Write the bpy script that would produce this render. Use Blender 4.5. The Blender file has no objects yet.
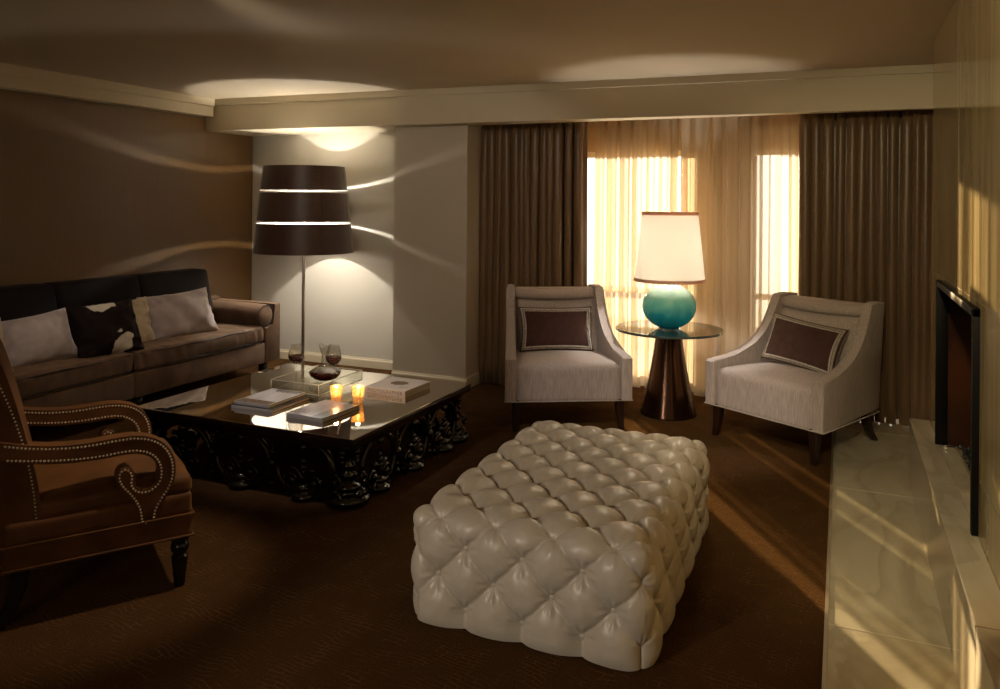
import bpy, bmesh, math, random
import numpy as np
from mathutils import Vector, Matrix, noise

random.seed(7)
SC = bpy.context.scene
COL = SC.collection
PI = math.pi

# ------------------------------------------------------------------ materials
def mat(name):
    m = bpy.data.materials.new(name); m.use_nodes = True
    nt = m.node_tree
    return m, nt, nt.nodes['Principled BSDF']

def N(nt, t, **kw):
    n = nt.nodes.new(t)
    for k, v in kw.items():
        if k in n.inputs: n.inputs[k].default_value = v
        else: setattr(n, k, v)
    return n

def ramp(nt, stops, interp='LINEAR'):
    r = nt.nodes.new('ShaderNodeValToRGB'); r.color_ramp.interpolation = interp
    el = r.color_ramp.elements
    while len(el) < len(stops): el.new(0.5)
    for e, (p, c) in zip(el, stops):
        e.position = p; e.color = (*c, 1) if len(c) == 3 else c
    return r

def coords(nt, scale=(1, 1, 1), rot=(0, 0, 0), kind='Object'):
    tc = nt.nodes.new('ShaderNodeTexCoord'); mp = nt.nodes.new('ShaderNodeMapping')
    mp.inputs['Scale'].default_value = scale; mp.inputs['Rotation'].default_value = rot
    nt.links.new(tc.outputs[kind], mp.inputs[0])
    return mp.outputs[0]

def bump(nt, b, src, strength=.3, dist=.01):
    bp = N(nt, 'ShaderNodeBump'); bp.inputs['Strength'].default_value = strength
    bp.inputs['Distance'].default_value = dist
    nt.links.new(src, bp.inputs['Height']); nt.links.new(bp.outputs[0], b.inputs['Normal'])

def simple(name, col, rough=.5, metal=0., **kw):
    m, nt, b = mat(name)
    b.inputs['Base Color'].default_value = (*col, 1)
    b.inputs['Roughness'].default_value = rough; b.inputs['Metallic'].default_value = metal
    for k, v in kw.items(): b.inputs[k.replace('_', ' ')].default_value = v
    return m

def noisy(name, c1, c2, scale=(20, 20, 20), rough=.6, metal=0., bstr=.15, bdist=.004, detail=4, **kw):
    m, nt, b = mat(name)
    n = N(nt, 'ShaderNodeTexNoise', Scale=1., Detail=detail)
    nt.links.new(coords(nt, scale), n.inputs['Vector'])
    r = ramp(nt, [(.3, c1), (.7, c2)])
    nt.links.new(n.outputs[0], r.inputs[0]); nt.links.new(r.outputs[0], b.inputs['Base Color'])
    b.inputs['Roughness'].default_value = rough; b.inputs['Metallic'].default_value = metal
    for k, v in kw.items(): b.inputs[k.replace('_', ' ')].default_value = v
    if bstr: bump(nt, b, n.outputs[0], bstr, bdist)
    return m

M = {}
M['ceiling'] = noisy('ceiling_paint', (.56, .46, .32), (.58, .48, .335), (3, 3, 3), .8, bstr=.03)
M['trim'] = noisy('trim_paint', (.60, .52, .37), (.62, .54, .385), (4, 4, 4), .5, bstr=.02)
M['niche'] = noisy('niche_paint', (.56, .52, .44), (.58, .54, .46), (2, 2, 2), .45, bstr=.02)
M['column'] = noisy('column_paint', (.53, .465, .37), (.55, .485, .39), (2, 2, 2), .5, bstr=.02)
M['wallpaper'] = noisy('wallpaper_brown', (.112, .056, .0155), (.128, .065, .019), (6, 120, 6), .36, bstr=.04)
M['dark_room'] = simple('rear_wall_paint', (.25, .19, .12), .8)
M['white_paint'] = simple('window_frame_paint', (.7, .66, .58), .4)
M['window_wall'] = simple('window_wall_paint', (.55, .42, .27), .7)

def carpet():
    m, nt, b = mat('carpet_brown')
    v = coords(nt, (1, 1, 1), (0, 0, .12))
    wn = N(nt, 'ShaderNodeTexNoise', Scale=5., Detail=2.)
    nt.links.new(v, wn.inputs['Vector'])
    br = N(nt, 'ShaderNodeTexBrick'); br.offset = .37; br.offset_frequency = 2
    for k, s in (('Scale', 9.), ('Mortar Size', .014), ('Mortar Smooth', .4), ('Brick Width', .55), ('Row Height', .16), ('Bias', 0.)):
        br.inputs[k].default_value = s
    mx = N(nt, 'ShaderNodeMixRGB'); mx.inputs[0].default_value = .10
    nt.links.new(v, mx.inputs[1]); nt.links.new(wn.outputs['Color'], mx.inputs[2]); nt.links.new(mx.outputs[0], br.inputs['Vector'])
    fine = N(nt, 'ShaderNodeTexNoise', Scale=170., Detail=3.); nt.links.new(v, fine.inputs['Vector'])
    brk = N(nt, 'ShaderNodeTexNoise', Scale=9., Detail=3.); nt.links.new(v, brk.inputs['Vector'])
    r = ramp(nt, [(.3, (.031, .0145, .0063)), (.7, (.074, .036, .0165))]); nt.links.new(fine.outputs[0], r.inputs[0])
    r2 = ramp(nt, [(.45, (0, 0, 0)), (.62, (1, 1, 1))]); nt.links.new(brk.outputs[0], r2.inputs[0])
    mul = N(nt, 'ShaderNodeMath', operation='MULTIPLY'); nt.links.new(br.outputs['Fac'], mul.inputs[0]); nt.links.new(r2.outputs[0], mul.inputs[1])
    m2 = N(nt, 'ShaderNodeMixRGB'); m2.inputs[2].default_value = (.20, .115, .06, 1)
    m3 = N(nt, 'ShaderNodeMath', operation='MULTIPLY'); m3.inputs[1].default_value = .55
    nt.links.new(mul.outputs[0], m3.inputs[0])
    nt.links.new(m3.outputs[0], m2.inputs[0]); nt.links.new(r.outputs[0], m2.inputs[1])
    nt.links.new(m2.outputs[0], b.inputs['Base Color'])
    b.inputs['Roughness'].default_value = 1.; b.inputs['Specular IOR Level'].default_value = 0.
    b.inputs['Sheen Weight'].default_value = .10; b.inputs['Sheen Tint'].default_value = (.85, .42, .10, 1)
    ad = N(nt, 'ShaderNodeMath', operation='ADD'); nt.links.new(fine.outputs[0], ad.inputs[0]); nt.links.new(mul.outputs[0], ad.inputs[1])
    bump(nt, b, ad.outputs[0], 1., .012)
    return m
M['carpet'] = carpet()

def marble(name, c1, c2, vein, scale, rough, stretch=(1, 1, 1)):
    m, nt, b = mat(name)
    v = coords(nt, stretch)
    n1 = N(nt, 'ShaderNodeTexNoise', Scale=scale, Detail=8., Distortion=1.2); nt.links.new(v, n1.inputs['Vector'])
    r1 = ramp(nt, [(.3, c1), (.7, c2)]); nt.links.new(n1.outputs[0], r1.inputs[0])
    n2 = N(nt, 'ShaderNodeTexNoise', Scale=scale * .8, Detail=12., Distortion=.7); nt.links.new(v, n2.inputs['Vector'])
    r2 = ramp(nt, [(.40, (0, 0, 0)), (.495, (.5, .5, .5)), (.515, (.12, .12, .12)), (.6, (0, 0, 0))]); nt.links.new(n2.outputs[0], r2.inputs[0])
    mx = N(nt, 'ShaderNodeMixRGB'); mx.inputs[2].default_value = (*vein, 1)
    nt.links.new(r2.outputs[0], mx.inputs[0]); nt.links.new(r1.outputs[0], mx.inputs[1]); nt.links.new(mx.outputs[0], b.inputs['Base Color'])
    b.inputs['Roughness'].default_value = rough
    return m
M['marble_floor'] = marble('hearth_marble', (.44, .385, .26), (.56, .50, .36), (.30, .25, .16), 2.2, .16, (1.6, .7, 1))
M['marble_wall'] = marble('onyx_marble', (.40, .32, .17), (.56, .46, .27), (.26, .19, .09), 2.4, .09, (2.6, 2.6, .2))
M['marble_ledge'] = marble('ledge_marble', (.42, .37, .28), (.54, .48, .37), (.28, .23, .16), 2.2, .12, (1.6, .7, 1))
M['grout'] = simple('grout', (.24, .19, .12), .7)
M['joint_light'] = simple('joint_light', (.62, .54, .40), .4)
M['brass_strip'] = simple('brass_strip', (.62, .52, .36), .3, .8)

def fabric(name, c1, c2, along=(60, 60, 4), rough=.85, bstr=.25, sheen=.3, tint=(1, .9, .8)):
    m = noisy(name, c1, c2, along, rough, bstr=bstr, bdist=.003)
    b = m.node_tree.nodes['Principled BSDF']
    b.inputs['Sheen Weight'].default_value = sheen; b.inputs['Sheen Tint'].default_value = (*tint, 1)
    b.inputs['Specular IOR Level'].default_value = .2
    return m
M['linen'] = fabric('linen_greige', (.34, .285, .255), (.50, .425, .39), (160, 160, 14), .9, .3, .15)
M['welt'] = fabric('linen_welt', (.40, .345, .30), (.5, .435, .385), (60, 60, 60), .9, .1)
M['brown_velvet'] = fabric('pillow_brown', (.055, .026, .021), (.075, .036, .029), (25, 25, 25), .9, .1, .25, (.6, .45, .4))
M['braid'] = noisy('pillow_braid', (.30, .26, .21), (.56, .5, .43), (90, 90, 90), .9, bstr=.4)
M['braid_dark'] = noisy('pillow_braid_dark', (.10, .085, .07), (.2, .17, .14), (90, 90, 90), .9, bstr=.4)
M['sofa_velvet'] = fabric('sofa_velvet', (.058, .030, .016), (.10, .056, .031), (9, 14, 9), .75, .2, .45, (.7, .5, .36))
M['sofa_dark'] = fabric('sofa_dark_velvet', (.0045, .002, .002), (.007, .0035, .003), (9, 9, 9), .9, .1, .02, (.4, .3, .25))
M['piping_dark'] = simple('sofa_piping', (.02, .012, .008), .8)
M['silver_velvet'] = fabric('silver_velvet', (.32, .265, .255), (.43, .37, .355), (9, 9, 9), .6, .2, .8, (.85, .78, .76))
M['cream_velvet'] = fabric('cream_velvet', (.40, .31, .20), (.5, .4, .27), (9, 9, 9), .8, .15, .3)
M['armchair_velvet'] = fabric('armchair_velvet', (.050, .018, .004), (.10, .038, .010), (7, 7, 7), .7, .15, .35, (.6, .30, .10))
M['nail'] = simple('nailhead_brass', (.88, .80, .66), .3, .6)
M['dark_wood'] = noisy('dark_wood', (.013, .005, .003), (.022, .008, .0045), (30, 30, 3), .3, bstr=.05)
M['black_wood'] = noisy('black_wood', (.007, .005, .004), (.011, .008, .006), (30, 30, 3), .2, bstr=.03)
M['lacquer'] = simple('black_lacquer', (.004, .0037, .0035), .07, 0., Coat_Weight=.6, Coat_Roughness=.04)
M['rim_wood'] = noisy('table_rim', (.012, .006, .004), (.02, .010, .006), (3, 30, 30), .2, bstr=.02)
M['mirror'] = simple('bronze_mirror', (.74, .70, .62), .012, 1.)
M['chrome'] = simple('chrome', (.9, .88, .85), .08, 1.)
M['bronze_pole'] = simple('satin_pole', (.5, .43, .35), .28, 1.)
M['copper_cone'] = noisy('copper_lacquer', (.032, .013, .006), (.045, .019, .009), (2, 2, 12), .2, .8, bstr=0)
M['iron'] = simple('black_iron', (.005, .0045, .0045), .5, 0., Specular_IOR_Level=.1)
M['firebox'] = simple('firebox_black', (.006, .005, .005), .5)
M['fire_reflection'] = noisy('firebox_reflection', (.006, .003, .002), (.07, .022, .007), (3, 3, 3), .25, bstr=0)  # brown blotches paint a warm reflection inside the black firebox
M['ember'] = noisy('black_glass_stones', (.006, .006, .006), (.06, .055, .05), (60, 60, 60), .08, bstr=.3)
M['paper'] = noisy('book_pages', (.55, .45, .32), (.72, .62, .47), (3, 3, 500), .9, bstr=.2)
M['cover_white'] = simple('cover_lavender', (.70, .66, .70), .35)
M['cover_black'] = simple('cover_black', (.015, .012, .014), .3)
M['cover_photo'] = noisy('cover_print', (.12, .075, .05), (.72, .68, .72), (7, 3, 2), .3, bstr=0, detail=3)
M['cover_photo_2'] = noisy('cover_print_pale', (.40, .35, .34), (.76, .73, .78), (9, 4, 2), .3, bstr=0, detail=3)
M['cover_cream'] = simple('cover_cream', (.62, .56, .53), .5)
M['ink'] = simple('ink_grey', (.23, .2, .21), .6)
M['ink_brown'] = noisy('ink_brown', (.10, .055, .03), (.27, .17, .11), (90, 60, 60), .6, bstr=0)
M['wine'] = simple('red_wine', (.08, .006, .008), .05, 0., Coat_Weight=.5)
M['wax'] = simple('candle_wax', (.9, .75, .5), .5, 0., Emission_Color=(1, .72, .42, 1), Emission_Strength=2.)  # wax emits a little itself, standing in for flame light in it

def emit(name, col, s):
    m = bpy.data.materials.new(name); m.use_nodes = True; nt = m.node_tree
    nt.nodes.remove(nt.nodes['Principled BSDF'])
    e = N(nt, 'ShaderNodeEmission'); e.inputs[0].default_value = (*col, 1); e.inputs[1].default_value = s
    nt.links.new(e.outputs[0], nt.nodes['Material Output'].inputs[0])
    return m
M['flame'] = emit('candle_flame', (1., .74, .40), 90.)
M['bulb'] = emit('lamp_bulb', (1., .9, .76), 25.)

def thin_glass(name, col=(1, 1, 1), ior=1.45, boost=1., edge=None):
    m = bpy.data.materials.new(name); m.use_nodes = True; nt = m.node_tree
    nt.nodes.remove(nt.nodes['Principled BSDF'])
    t = N(nt, 'ShaderNodeBsdfTransparent'); t.inputs[0].default_value = (*col, 1)
    g = N(nt, 'ShaderNodeBsdfGlossy'); g.inputs['Roughness'].default_value = .02
    g.inputs[0].default_value = (1, 1, 1, 1)
    lw = N(nt, 'ShaderNodeLayerWeight', Blend=.5)
    f = N(nt, 'ShaderNodeMath', operation='POWER'); f.inputs[1].default_value = 4.; nt.links.new(lw.outputs['Facing'], f.inputs[0])
    mu = N(nt, 'ShaderNodeMath', operation='MULTIPLY_ADD', use_clamp=True); mu.inputs[1].default_value = .7 * boost; mu.inputs[2].default_value = .045 * boost
    mx = N(nt, 'ShaderNodeMixShader')
    nt.links.new(f.outputs[0], mu.inputs[0]); nt.links.new(mu.outputs[0], mx.inputs[0])
    nt.links.new(t.outputs[0], mx.inputs[1]); nt.links.new(g.outputs[0], mx.inputs[2])
    nt.links.new(mx.outputs[0], nt.nodes['Material Output'].inputs[0])
    return m
M['pane'] = thin_glass('window_glass', (.97, .97, .95))
M['acrylic'] = thin_glass('clear_acrylic', (.95, .95, .92), 1.5, 1.3)
M['acrylic_edge'] = simple('acrylic_edge', (.72, .68, .55), .15)
M['stemware'] = thin_glass('clear_glass', (.93, .92, .90), 1.5, 1.8)
M['smoke_glass'] = thin_glass('smoked_glass', (.36, .40, .38), 1.55, 1.3)
M['glass_edge'] = simple('glass_edge', (.05, .07, .065), .1)

def teal():
    m, nt, b = mat('teal_glass')
    n = N(nt, 'ShaderNodeTexNoise', Scale=9., Detail=5., Distortion=1.)
    nt.links.new(coords(nt), n.inputs['Vector'])
    tc = nt.nodes.new('ShaderNodeTexCoord'); sp = N(nt, 'ShaderNodeSeparateXYZ'); nt.links.new(tc.outputs['Generated'], sp.inputs[0])
    ad = N(nt, 'ShaderNodeMath', operation='MULTIPLY_ADD'); ad.inputs[1].default_value = .35
    nt.links.new(n.outputs[0], ad.inputs[0]); nt.links.new(sp.outputs['Z'], ad.inputs[2])
    r = ramp(nt, [(.2, (.003, .085, .14)), (.5, (.025, .22, .27)), (.8, (.22, .44, .38)), (1., (.45, .56, .44))])
    nt.links.new(ad.outputs[0], r.inputs[0]); nt.links.new(r.outputs[0], b.inputs['Base Color'])
    b.inputs['Roughness'].default_value = .06
    t = N(nt, 'ShaderNodeBsdfTranslucent'); nt.links.new(r.outputs[0], t.inputs[0])
    tr = N(nt, 'ShaderNodeBsdfTransparent'); nt.links.new(r.outputs[0], tr.inputs[0])
    m1 = N(nt, 'ShaderNodeMixShader'); m1.inputs[0].default_value = .52
    nt.links.new(b.outputs[0], m1.inputs[1]); nt.links.new(tr.outputs[0], m1.inputs[2])
    m2 = N(nt, 'ShaderNodeMixShader'); m2.inputs[0].default_value = .25
    nt.links.new(m1.outputs[0], m2.inputs[1]); nt.links.new(t.outputs[0], m2.inputs[2])
    nt.links.new(m2.outputs[0], nt.nodes['Material Output'].inputs[0])
    return m
M['teal'] = teal()

def cloth_translucent(name, col, trans, transp, stripes=0, tcol=None):
    m = bpy.data.materials.new(name); m.use_nodes = True; nt = m.node_tree
    b = nt.nodes['Principled BSDF']; b.inputs['Base Color'].default_value = (*col, 1); b.inputs['Roughness'].default_value = .8
    t = N(nt, 'ShaderNodeBsdfTranslucent'); t.inputs[0].default_value = (*(tcol or col), 1)
    p = N(nt, 'ShaderNodeBsdfTransparent'); p.inputs[0].default_value = (1, .96, .88, 1)
    m1 = N(nt, 'ShaderNodeMixShader'); m1.inputs[0].default_value = trans
    m2 = N(nt, 'ShaderNodeMixShader'); m2.inputs[0].default_value = transp
    if stripes:
        w = N(nt, 'ShaderNodeTexNoise', Scale=1., Detail=2.); nt.links.new(coords(nt, (stripes, 1, .15)), w.inputs['Vector'])
        r = N(nt, 'ShaderNodeMapRange'); r.inputs[1].default_value = .3; r.inputs[2].default_value = .7
        r.inputs[3].default_value = transp * .45; r.inputs[4].default_value = min(1, transp * 1.25)
        nt.links.new(w.outputs[0], r.inputs[0]); nt.links.new(r.outputs[0], m2.inputs[0])
    nt.links.new(b.outputs[0], m1.inputs[1]); nt.links.new(t.outputs[0], m1.inputs[2])
    nt.links.new(m1.outputs[0], m2.inputs[1]); nt.links.new(p.outputs[0], m2.inputs[2])
    nt.links.new(m2.outputs[0], nt.nodes['Material Output'].inputs[0])
    return m
M['sheer'] = cloth_translucent('sheer_voile', (.66, .55, .41), .36, .52, 9, (.82, .75, .64))
M['shade_white'] = cloth_translucent('lamp_shade_linen', (.85, .80, .72), .6, 0., 0, (.95, .90, .82))
M['shade_trim'] = cloth_translucent('shade_trim', (.50, .34, .26), .55, 0., 0, (.62, .42, .32))
M['shade_brown'] = noisy('shade_brown_silk', (.062, .029, .020), (.08, .038, .026), (9, 9, 60), .45, bstr=.05, Sheen_Weight=.3)
M['shade_liner'] = simple('shade_liner_white', (.85, .82, .78), .7)

def drape_mat():
    m = fabric('drape_satin', (.125, .072, .034), (.165, .098, .048), (40, 40, 2), .36, .1, .35, (.8, .6, .4))
    m.node_tree.nodes['Principled BSDF'].inputs['Specular IOR Level'].default_value = .4
    return m
M['drape'] = drape_mat()

def leather():
    m, nt, b = mat('ottoman_leather')
    v = coords(nt)
    n = N(nt, 'ShaderNodeTexNoise', Scale=14., Detail=3.); nt.links.new(v, n.inputs['Vector'])
    r = ramp(nt, [(.3, (.44, .385, .315)), (.7, (.51, .45, .375))]); nt.links.new(n.outputs[0], r.inputs[0])
    nt.links.new(r.outputs[0], b.inputs['Base Color'])
    b.inputs['Roughness'].default_value = .37; b.inputs['Specular IOR Level'].default_value = .45
    n2 = N(nt, 'ShaderNodeTexNoise', Scale=22., Detail=4., Distortion=.8); nt.links.new(v, n2.inputs['Vector'])
    bump(nt, b, n2.outputs[0], .25, .006)
    return m
M['leather'] = leather()

def cowhide():
    m, nt, b = mat('cowhide')
    v = coords(nt)
    n = N(nt, 'ShaderNodeTexNoise', Scale=9., Detail=4., Distortion=.4); nt.links.new(v, n.inputs['Vector'])
    def blot(c, sc):                    # distance to one pale patch of the hide
        mp = nt.nodes.new('ShaderNodeMapping'); mp.vector_type = 'POINT'
        mp.inputs['Location'].default_value = tuple(-c[k] * sc[k] for k in range(3)); mp.inputs['Scale'].default_value = sc
        nt.links.new(v, mp.inputs[0])
        ln = N(nt, 'ShaderNodeVectorMath', operation='LENGTH'); nt.links.new(mp.outputs[0], ln.inputs[0])
        return ln.outputs['Value']
    mn = N(nt, 'ShaderNodeMath', operation='MINIMUM')
    nt.links.new(blot((0, -.03, .17), (0, 1, 2.0)), mn.inputs[0]); nt.links.new(blot((0, .035, -.10), (0, 1.15, .95)), mn.inputs[1])
    ad = N(nt, 'ShaderNodeMath', operation='MULTIPLY_ADD'); ad.inputs[1].default_value = .22; nt.links.new(n.outputs[0], ad.inputs[0]); nt.links.new(mn.outputs[0], ad.inputs[2])
    r = ramp(nt, [(0., (.66, .60, .51)), (.176, (.60, .54, .45)), (.184, (.012, .006, .005)), (1., (.010, .005, .004))]); nt.links.new(ad.outputs[0], r.inputs[0])
    nt.links.new(r.outputs[0], b.inputs['Base Color']); b.inputs['Roughness'].default_value = .7; b.inputs['Specular IOR Level'].default_value = .1
    f = N(nt, 'ShaderNodeTexNoise', Scale=140., Detail=2.); nt.links.new(coords(nt, (1, 1, .2)), f.inputs['Vector'])
    bump(nt, b, f.outputs[0], .35, .004)
    return m
M['cowhide'] = cowhide()

def votive_mat():
    m, nt, b = mat('mercury_glass')
    n = N(nt, 'ShaderNodeTexVoronoi', Scale=90.); nt.links.new(coords(nt), n.inputs['Vector'])
    b.inputs['Base Color'].default_value = (.85, .68, .46, 1); b.inputs['Roughness'].default_value = .2; b.inputs['Metallic'].default_value = .5
    t = N(nt, 'ShaderNodeBsdfTranslucent'); t.inputs[0].default_value = (1, .80, .55, 1)
    p = N(nt, 'ShaderNodeBsdfTransparent'); p.inputs[0].default_value = (1, .8, .5, 1)
    mx = N(nt, 'ShaderNodeMixShader'); mx.inputs[0].default_value = .5
    m2 = N(nt, 'ShaderNodeMixShader'); m2.inputs[0].default_value = .2
    rv = ramp(nt, [(.1, (1, .88, .66)), (.6, (.62, .36, .15))]); nt.links.new(n.outputs[0], rv.inputs[0]); nt.links.new(rv.outputs[0], t.inputs[0]); nt.links.new(rv.outputs[0], b.inputs['Base Color'])
    nt.links.new(b.outputs[0], mx.inputs[1]); nt.links.new(t.outputs[0], mx.inputs[2])
    nt.links.new(mx.outputs[0], m2.inputs[1]); nt.links.new(p.outputs[0], m2.inputs[2])
    nt.links.new(m2.outputs[0], nt.nodes['Material Output'].inputs[0])
    bump(nt, b, n.outputs[0], .6, .004)
    return m
M['votive'] = votive_mat()

# ------------------------------------------------------------------ geometry
def link(name, me, material, parent=None, smooth=True):
    if material: me.materials.append(material)
    if smooth:
        for p in me.polygons: p.use_smooth = True
    o = bpy.data.objects.new(name, me); COL.objects.link(o)
    if parent: o.parent = parent
    return o

def obj(name, bm, material, parent=None, smooth=True, sharp=True):
    bmesh.ops.recalc_face_normals(bm, faces=bm.faces[:])
    if smooth and sharp:
        for e in bm.edges:
            if len(e.link_faces) == 2 and e.calc_face_angle(0) > .7: e.smooth = False
    me = bpy.data.meshes.new(name); bm.to_mesh(me); bm.free()
    return link(name, me, material, parent, smooth)

def BM(): return bmesh.new()

def box(bm, x0, x1, y0, y1, z0, z1, bev=0., seg=2):
    r = bmesh.ops.create_cube(bm, size=1.)
    vs = r['verts']
    for v in vs:
        v.co = Vector(((x0 + x1) / 2 + v.co.x * (x1 - x0), (y0 + y1) / 2 + v.co.y * (y1 - y0), (z0 + z1) / 2 + v.co.z * (z1 - z0)))
    if bev:
        es = list({e for v in vs for e in v.link_edges})
        bmesh.ops.bevel(bm, geom=es, offset=bev, segments=seg, affect='EDGES', profile=.5)

def tube(bm, pts, r, seg=8, closed=False, cap=True):
    pts = [Vector(p) for p in pts]; n = len(pts)
    rs = r if isinstance(r, (list, tuple)) else [r] * n
    rings = []; up = None
    for i, p in enumerate(pts):
        if closed: t = pts[(i + 1) % n] - pts[i - 1]
        else: t = pts[min(i + 1, n - 1)] - pts[max(i - 1, 0)]
        t.normalize()
        if up is None:
            up = Vector((0, 0, 1)) if abs(t.z) < .9 else Vector((1, 0, 0))
        u = (up - t * up.dot(t))
        if u.length < 1e-6: u = t.orthogonal()
        u.normalize(); up = u; w = t.cross(u)
        rings.append([bm.verts.new(p + (u * math.cos(2 * PI * k / seg) + w * math.sin(2 * PI * k / seg)) * rs[i]) for k in range(seg)])
    m = n if closed else n - 1
    for i in range(m):
        a, b = rings[i], rings[(i + 1) % n]
        for k in range(seg):
            bm.faces.new((a[k], a[(k + 1) % seg], b[(k + 1) % seg], b[k]))
    if cap and not closed:
        bm.faces.new(rings[0][::-1]); bm.faces.new(rings[-1])

def lathe(bm, prof, seg=32, c=(0, 0, 0), closed=False):
    rings = []
    for r, z in prof:
        if r < 1e-6: rings.append([bm.verts.new((c[0], c[1], c[2] + z))])
        else: rings.append([bm.verts.new((c[0] + r * math.cos(2 * PI * k / seg), c[1] + r * math.sin(2 * PI * k / seg), c[2] + z)) for k in range(seg)])
    pr = list(zip(rings, rings[1:]))
    if closed: pr.append((rings[-1], rings[0]))
    for a, b in pr:
        for k in range(seg):
            k2 = (k + 1) % seg
            if len(a) == 1 and len(b) == 1: continue
            if len(a) == 1: bm.faces.new((a[0], b[k], b[k2]))
            elif len(b) == 1: bm.faces.new((a[k], a[k2], b[0]))
            else: bm.faces.new((a[k], a[k2], b[k2], b[k]))

def ball(bm, c, r, sub=2, sc=(1, 1, 1)):
    res = bmesh.ops.create_icosphere(bm, subdivisions=sub, radius=1.)
    for v in res['verts']:
        v.co = Vector((c[0] + v.co.x * r * sc[0], c[1] + v.co.y * r * sc[1], c[2] + v.co.z * r * sc[2]))

def prism(bm, outline, t0, t1, mapf, bev=0., seg=2):
    """outline: list of (a,b); extruded from t0 to t1; mapf(a,b,t) -> xyz"""
    A = [bm.verts.new(mapf(a, b, t0)) for a, b in outline]
    B = [bm.verts.new(mapf(a, b, t1)) for a, b in outline]
    n = len(A); caps = [bm.faces.new(A), bm.faces.new(B[::-1])]
    for i in range(n):
        bm.faces.new((A[i], B[i], B[(i + 1) % n], A[(i + 1) % n]))
    if bev:
        es = list({e for f in caps for e in f.edges})
        bmesh.ops.bevel(bm, geom=es, offset=bev, segments=seg, affect='EDGES', profile=.5, clamp_overlap=True)
    return caps

def loft(bm, secs):
    """secs: list of (center, half-x, half-y) square sections along a path"""
    rings = []
    for c, hx, hy in secs:
        rings.append([bm.verts.new((c[0] + sx * hx, c[1] + sy * hy, c[2])) for sx, sy in ((-.8, -1), (.8, -1), (1, -.8), (1, .8), (.8, 1), (-.8, 1), (-1, .8), (-1, -.8))])
    for a, b in zip(rings, rings[1:]):
        for k in range(8): bm.faces.new((a[k], a[(k + 1) % 8], b[(k + 1) % 8], b[k]))
    bm.faces.new(rings[0][::-1]); bm.faces.new(rings[-1])

def softbox(bm, c, s, r, n=14, bulge=(0, 0, 0), fn=None, nz=0., nscale=6.):
    """rounded, slightly domed upholstery block"""
    cache = {}
    hx, hy, hz = s[0] / 2, s[1] / 2, s[2] / 2
    h = (hx, hy, hz)
    def g(i, k):
        cnt = n
        t = 2 * i / cnt - 1
        return math.copysign(1 - (1 - abs(t)) ** 1.6, t) * h[k]
    def vert(ix):
        if ix in cache: return cache[ix]
        p = [g(ix[k], k) for k in range(3)]
        q = [max(-(h[k] - r), min(h[k] - r, p[k])) for k in range(3)]
        d = Vector([p[k] - q[k] for k in range(3)])
        d = d.normalized() if d.length > 1e-9 else d
        P = Vector(q) + d * r
        u = [P[k] / h[k] for k in range(3)]
        for k in range(3):
            o = [j for j in range(3) if j != k]
            P[k] += bulge[k] * math.copysign(min(1, abs(u[k])) ** 3, u[k]) * (1 - u[o[0]] ** 2) * (1 - u[o[1]] ** 2)
        if nz:
            P += d * nz * noise.noise(Vector((P.x * nscale + c[0] * 3, P.y * nscale + c[1] * 5, P.z * nscale)))
        P += Vector(c)
        if fn: P = Vector(fn(P))
        cache[ix] = bm.verts.new(P); return cache[ix]
    for ax in range(3):
        o = [j for j in range(3) if j != ax]
        for side in (0, n):
            for i in range(n):
                for j in range(n):
                    f = []
                    for di, dj in ((0, 0), (1, 0), (1, 1), (0, 1)):
                        ix = [0, 0, 0]; ix[ax] = side; ix[o[0]] = i + di; ix[o[1]] = j + dj
                        f.append(vert(tuple(ix)))
                    try: bm.faces.new(f)
                    except ValueError: pass

def pillow(bm, w, h, t, n=22, mp=None, wr=.006, seed=0., scale=1., lift=0., pinch=.07):
    """cushion in local XZ plane, thickness along Y; mp maps the points"""
    def pt(i, j, s):
        u, v = 2 * i / n - 1, 2 * j / n - 1
        u = math.copysign(1 - (1 - abs(u)) ** 1.4, u); v = math.copysign(1 - (1 - abs(v)) ** 1.4, v)
        x = w / 2 * u * (1 - pinch * (1 - v * v)) * scale
        z = h / 2 * v * (1 - pinch * (1 - u * u)) * scale
        k = max(0., (1 - u ** 2) * (1 - v ** 2)) ** .42
        e = 1 - min(1, k)
        y = s * (t / 2 * k + lift)
        wv = noise.noise(Vector((x * 7 + seed, z * 7 + seed * 2, s * 3.)))
        wf = noise.noise(Vector((x * 26 + seed, z * 26, s * 5. + seed)))
        y += s * (wr * 1.5 * wv + wr * wf * (.4 + e)) * min(1, k * 3)
        p = Vector((x, y, z))
        return mp(p) if mp else p
    fr = {}
    for s in (1, -1):
        for i in range(n + 1):
            for j in range(n + 1):
                if s == -1 and (i in (0, n) or j in (0, n)) and not lift: fr[(i, j, -1)] = fr[(i, j, 1)]
                else: fr[(i, j, s)] = bm.verts.new(pt(i, j, s))
    for s in (1, -1):
        for i in range(n):
            for j in range(n):
                q = [fr[(i, j, s)], fr[(i + 1, j, s)], fr[(i + 1, j + 1, s)], fr[(i, j + 1, s)]]
                bm.faces.new(q if s == -1 else q[::-1])

def smoothed(pts, it=2, closed=True):
    for _ in range(it):
        o = []
        n = len(pts)
        for i in range(n if closed else n - 1):
            a, b = pts[i], pts[(i + 1) % n]
            o += [(a[0] * .75 + b[0] * .25, a[1] * .75 + b[1] * .25), (a[0] * .25 + b[0] * .75, a[1] * .25 + b[1] * .75)]
        if not closed: o = [pts[0]] + o + [pts[-1]]
        pts = o
    return pts

def thing(name, label, cat, loc=(0, 0, 0), rz=0., group=None):
    o = bpy.data.objects.new(name, None); COL.objects.link(o)
    o.empty_display_size = .1
    o.location = loc; o.rotation_euler = (0, 0, rz)
    return tag(o, label, cat, group)

def tag(o, label, cat, group=None):
    o['label'] = label; o['category'] = cat
    if group: o['group'] = group
    return o

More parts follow.
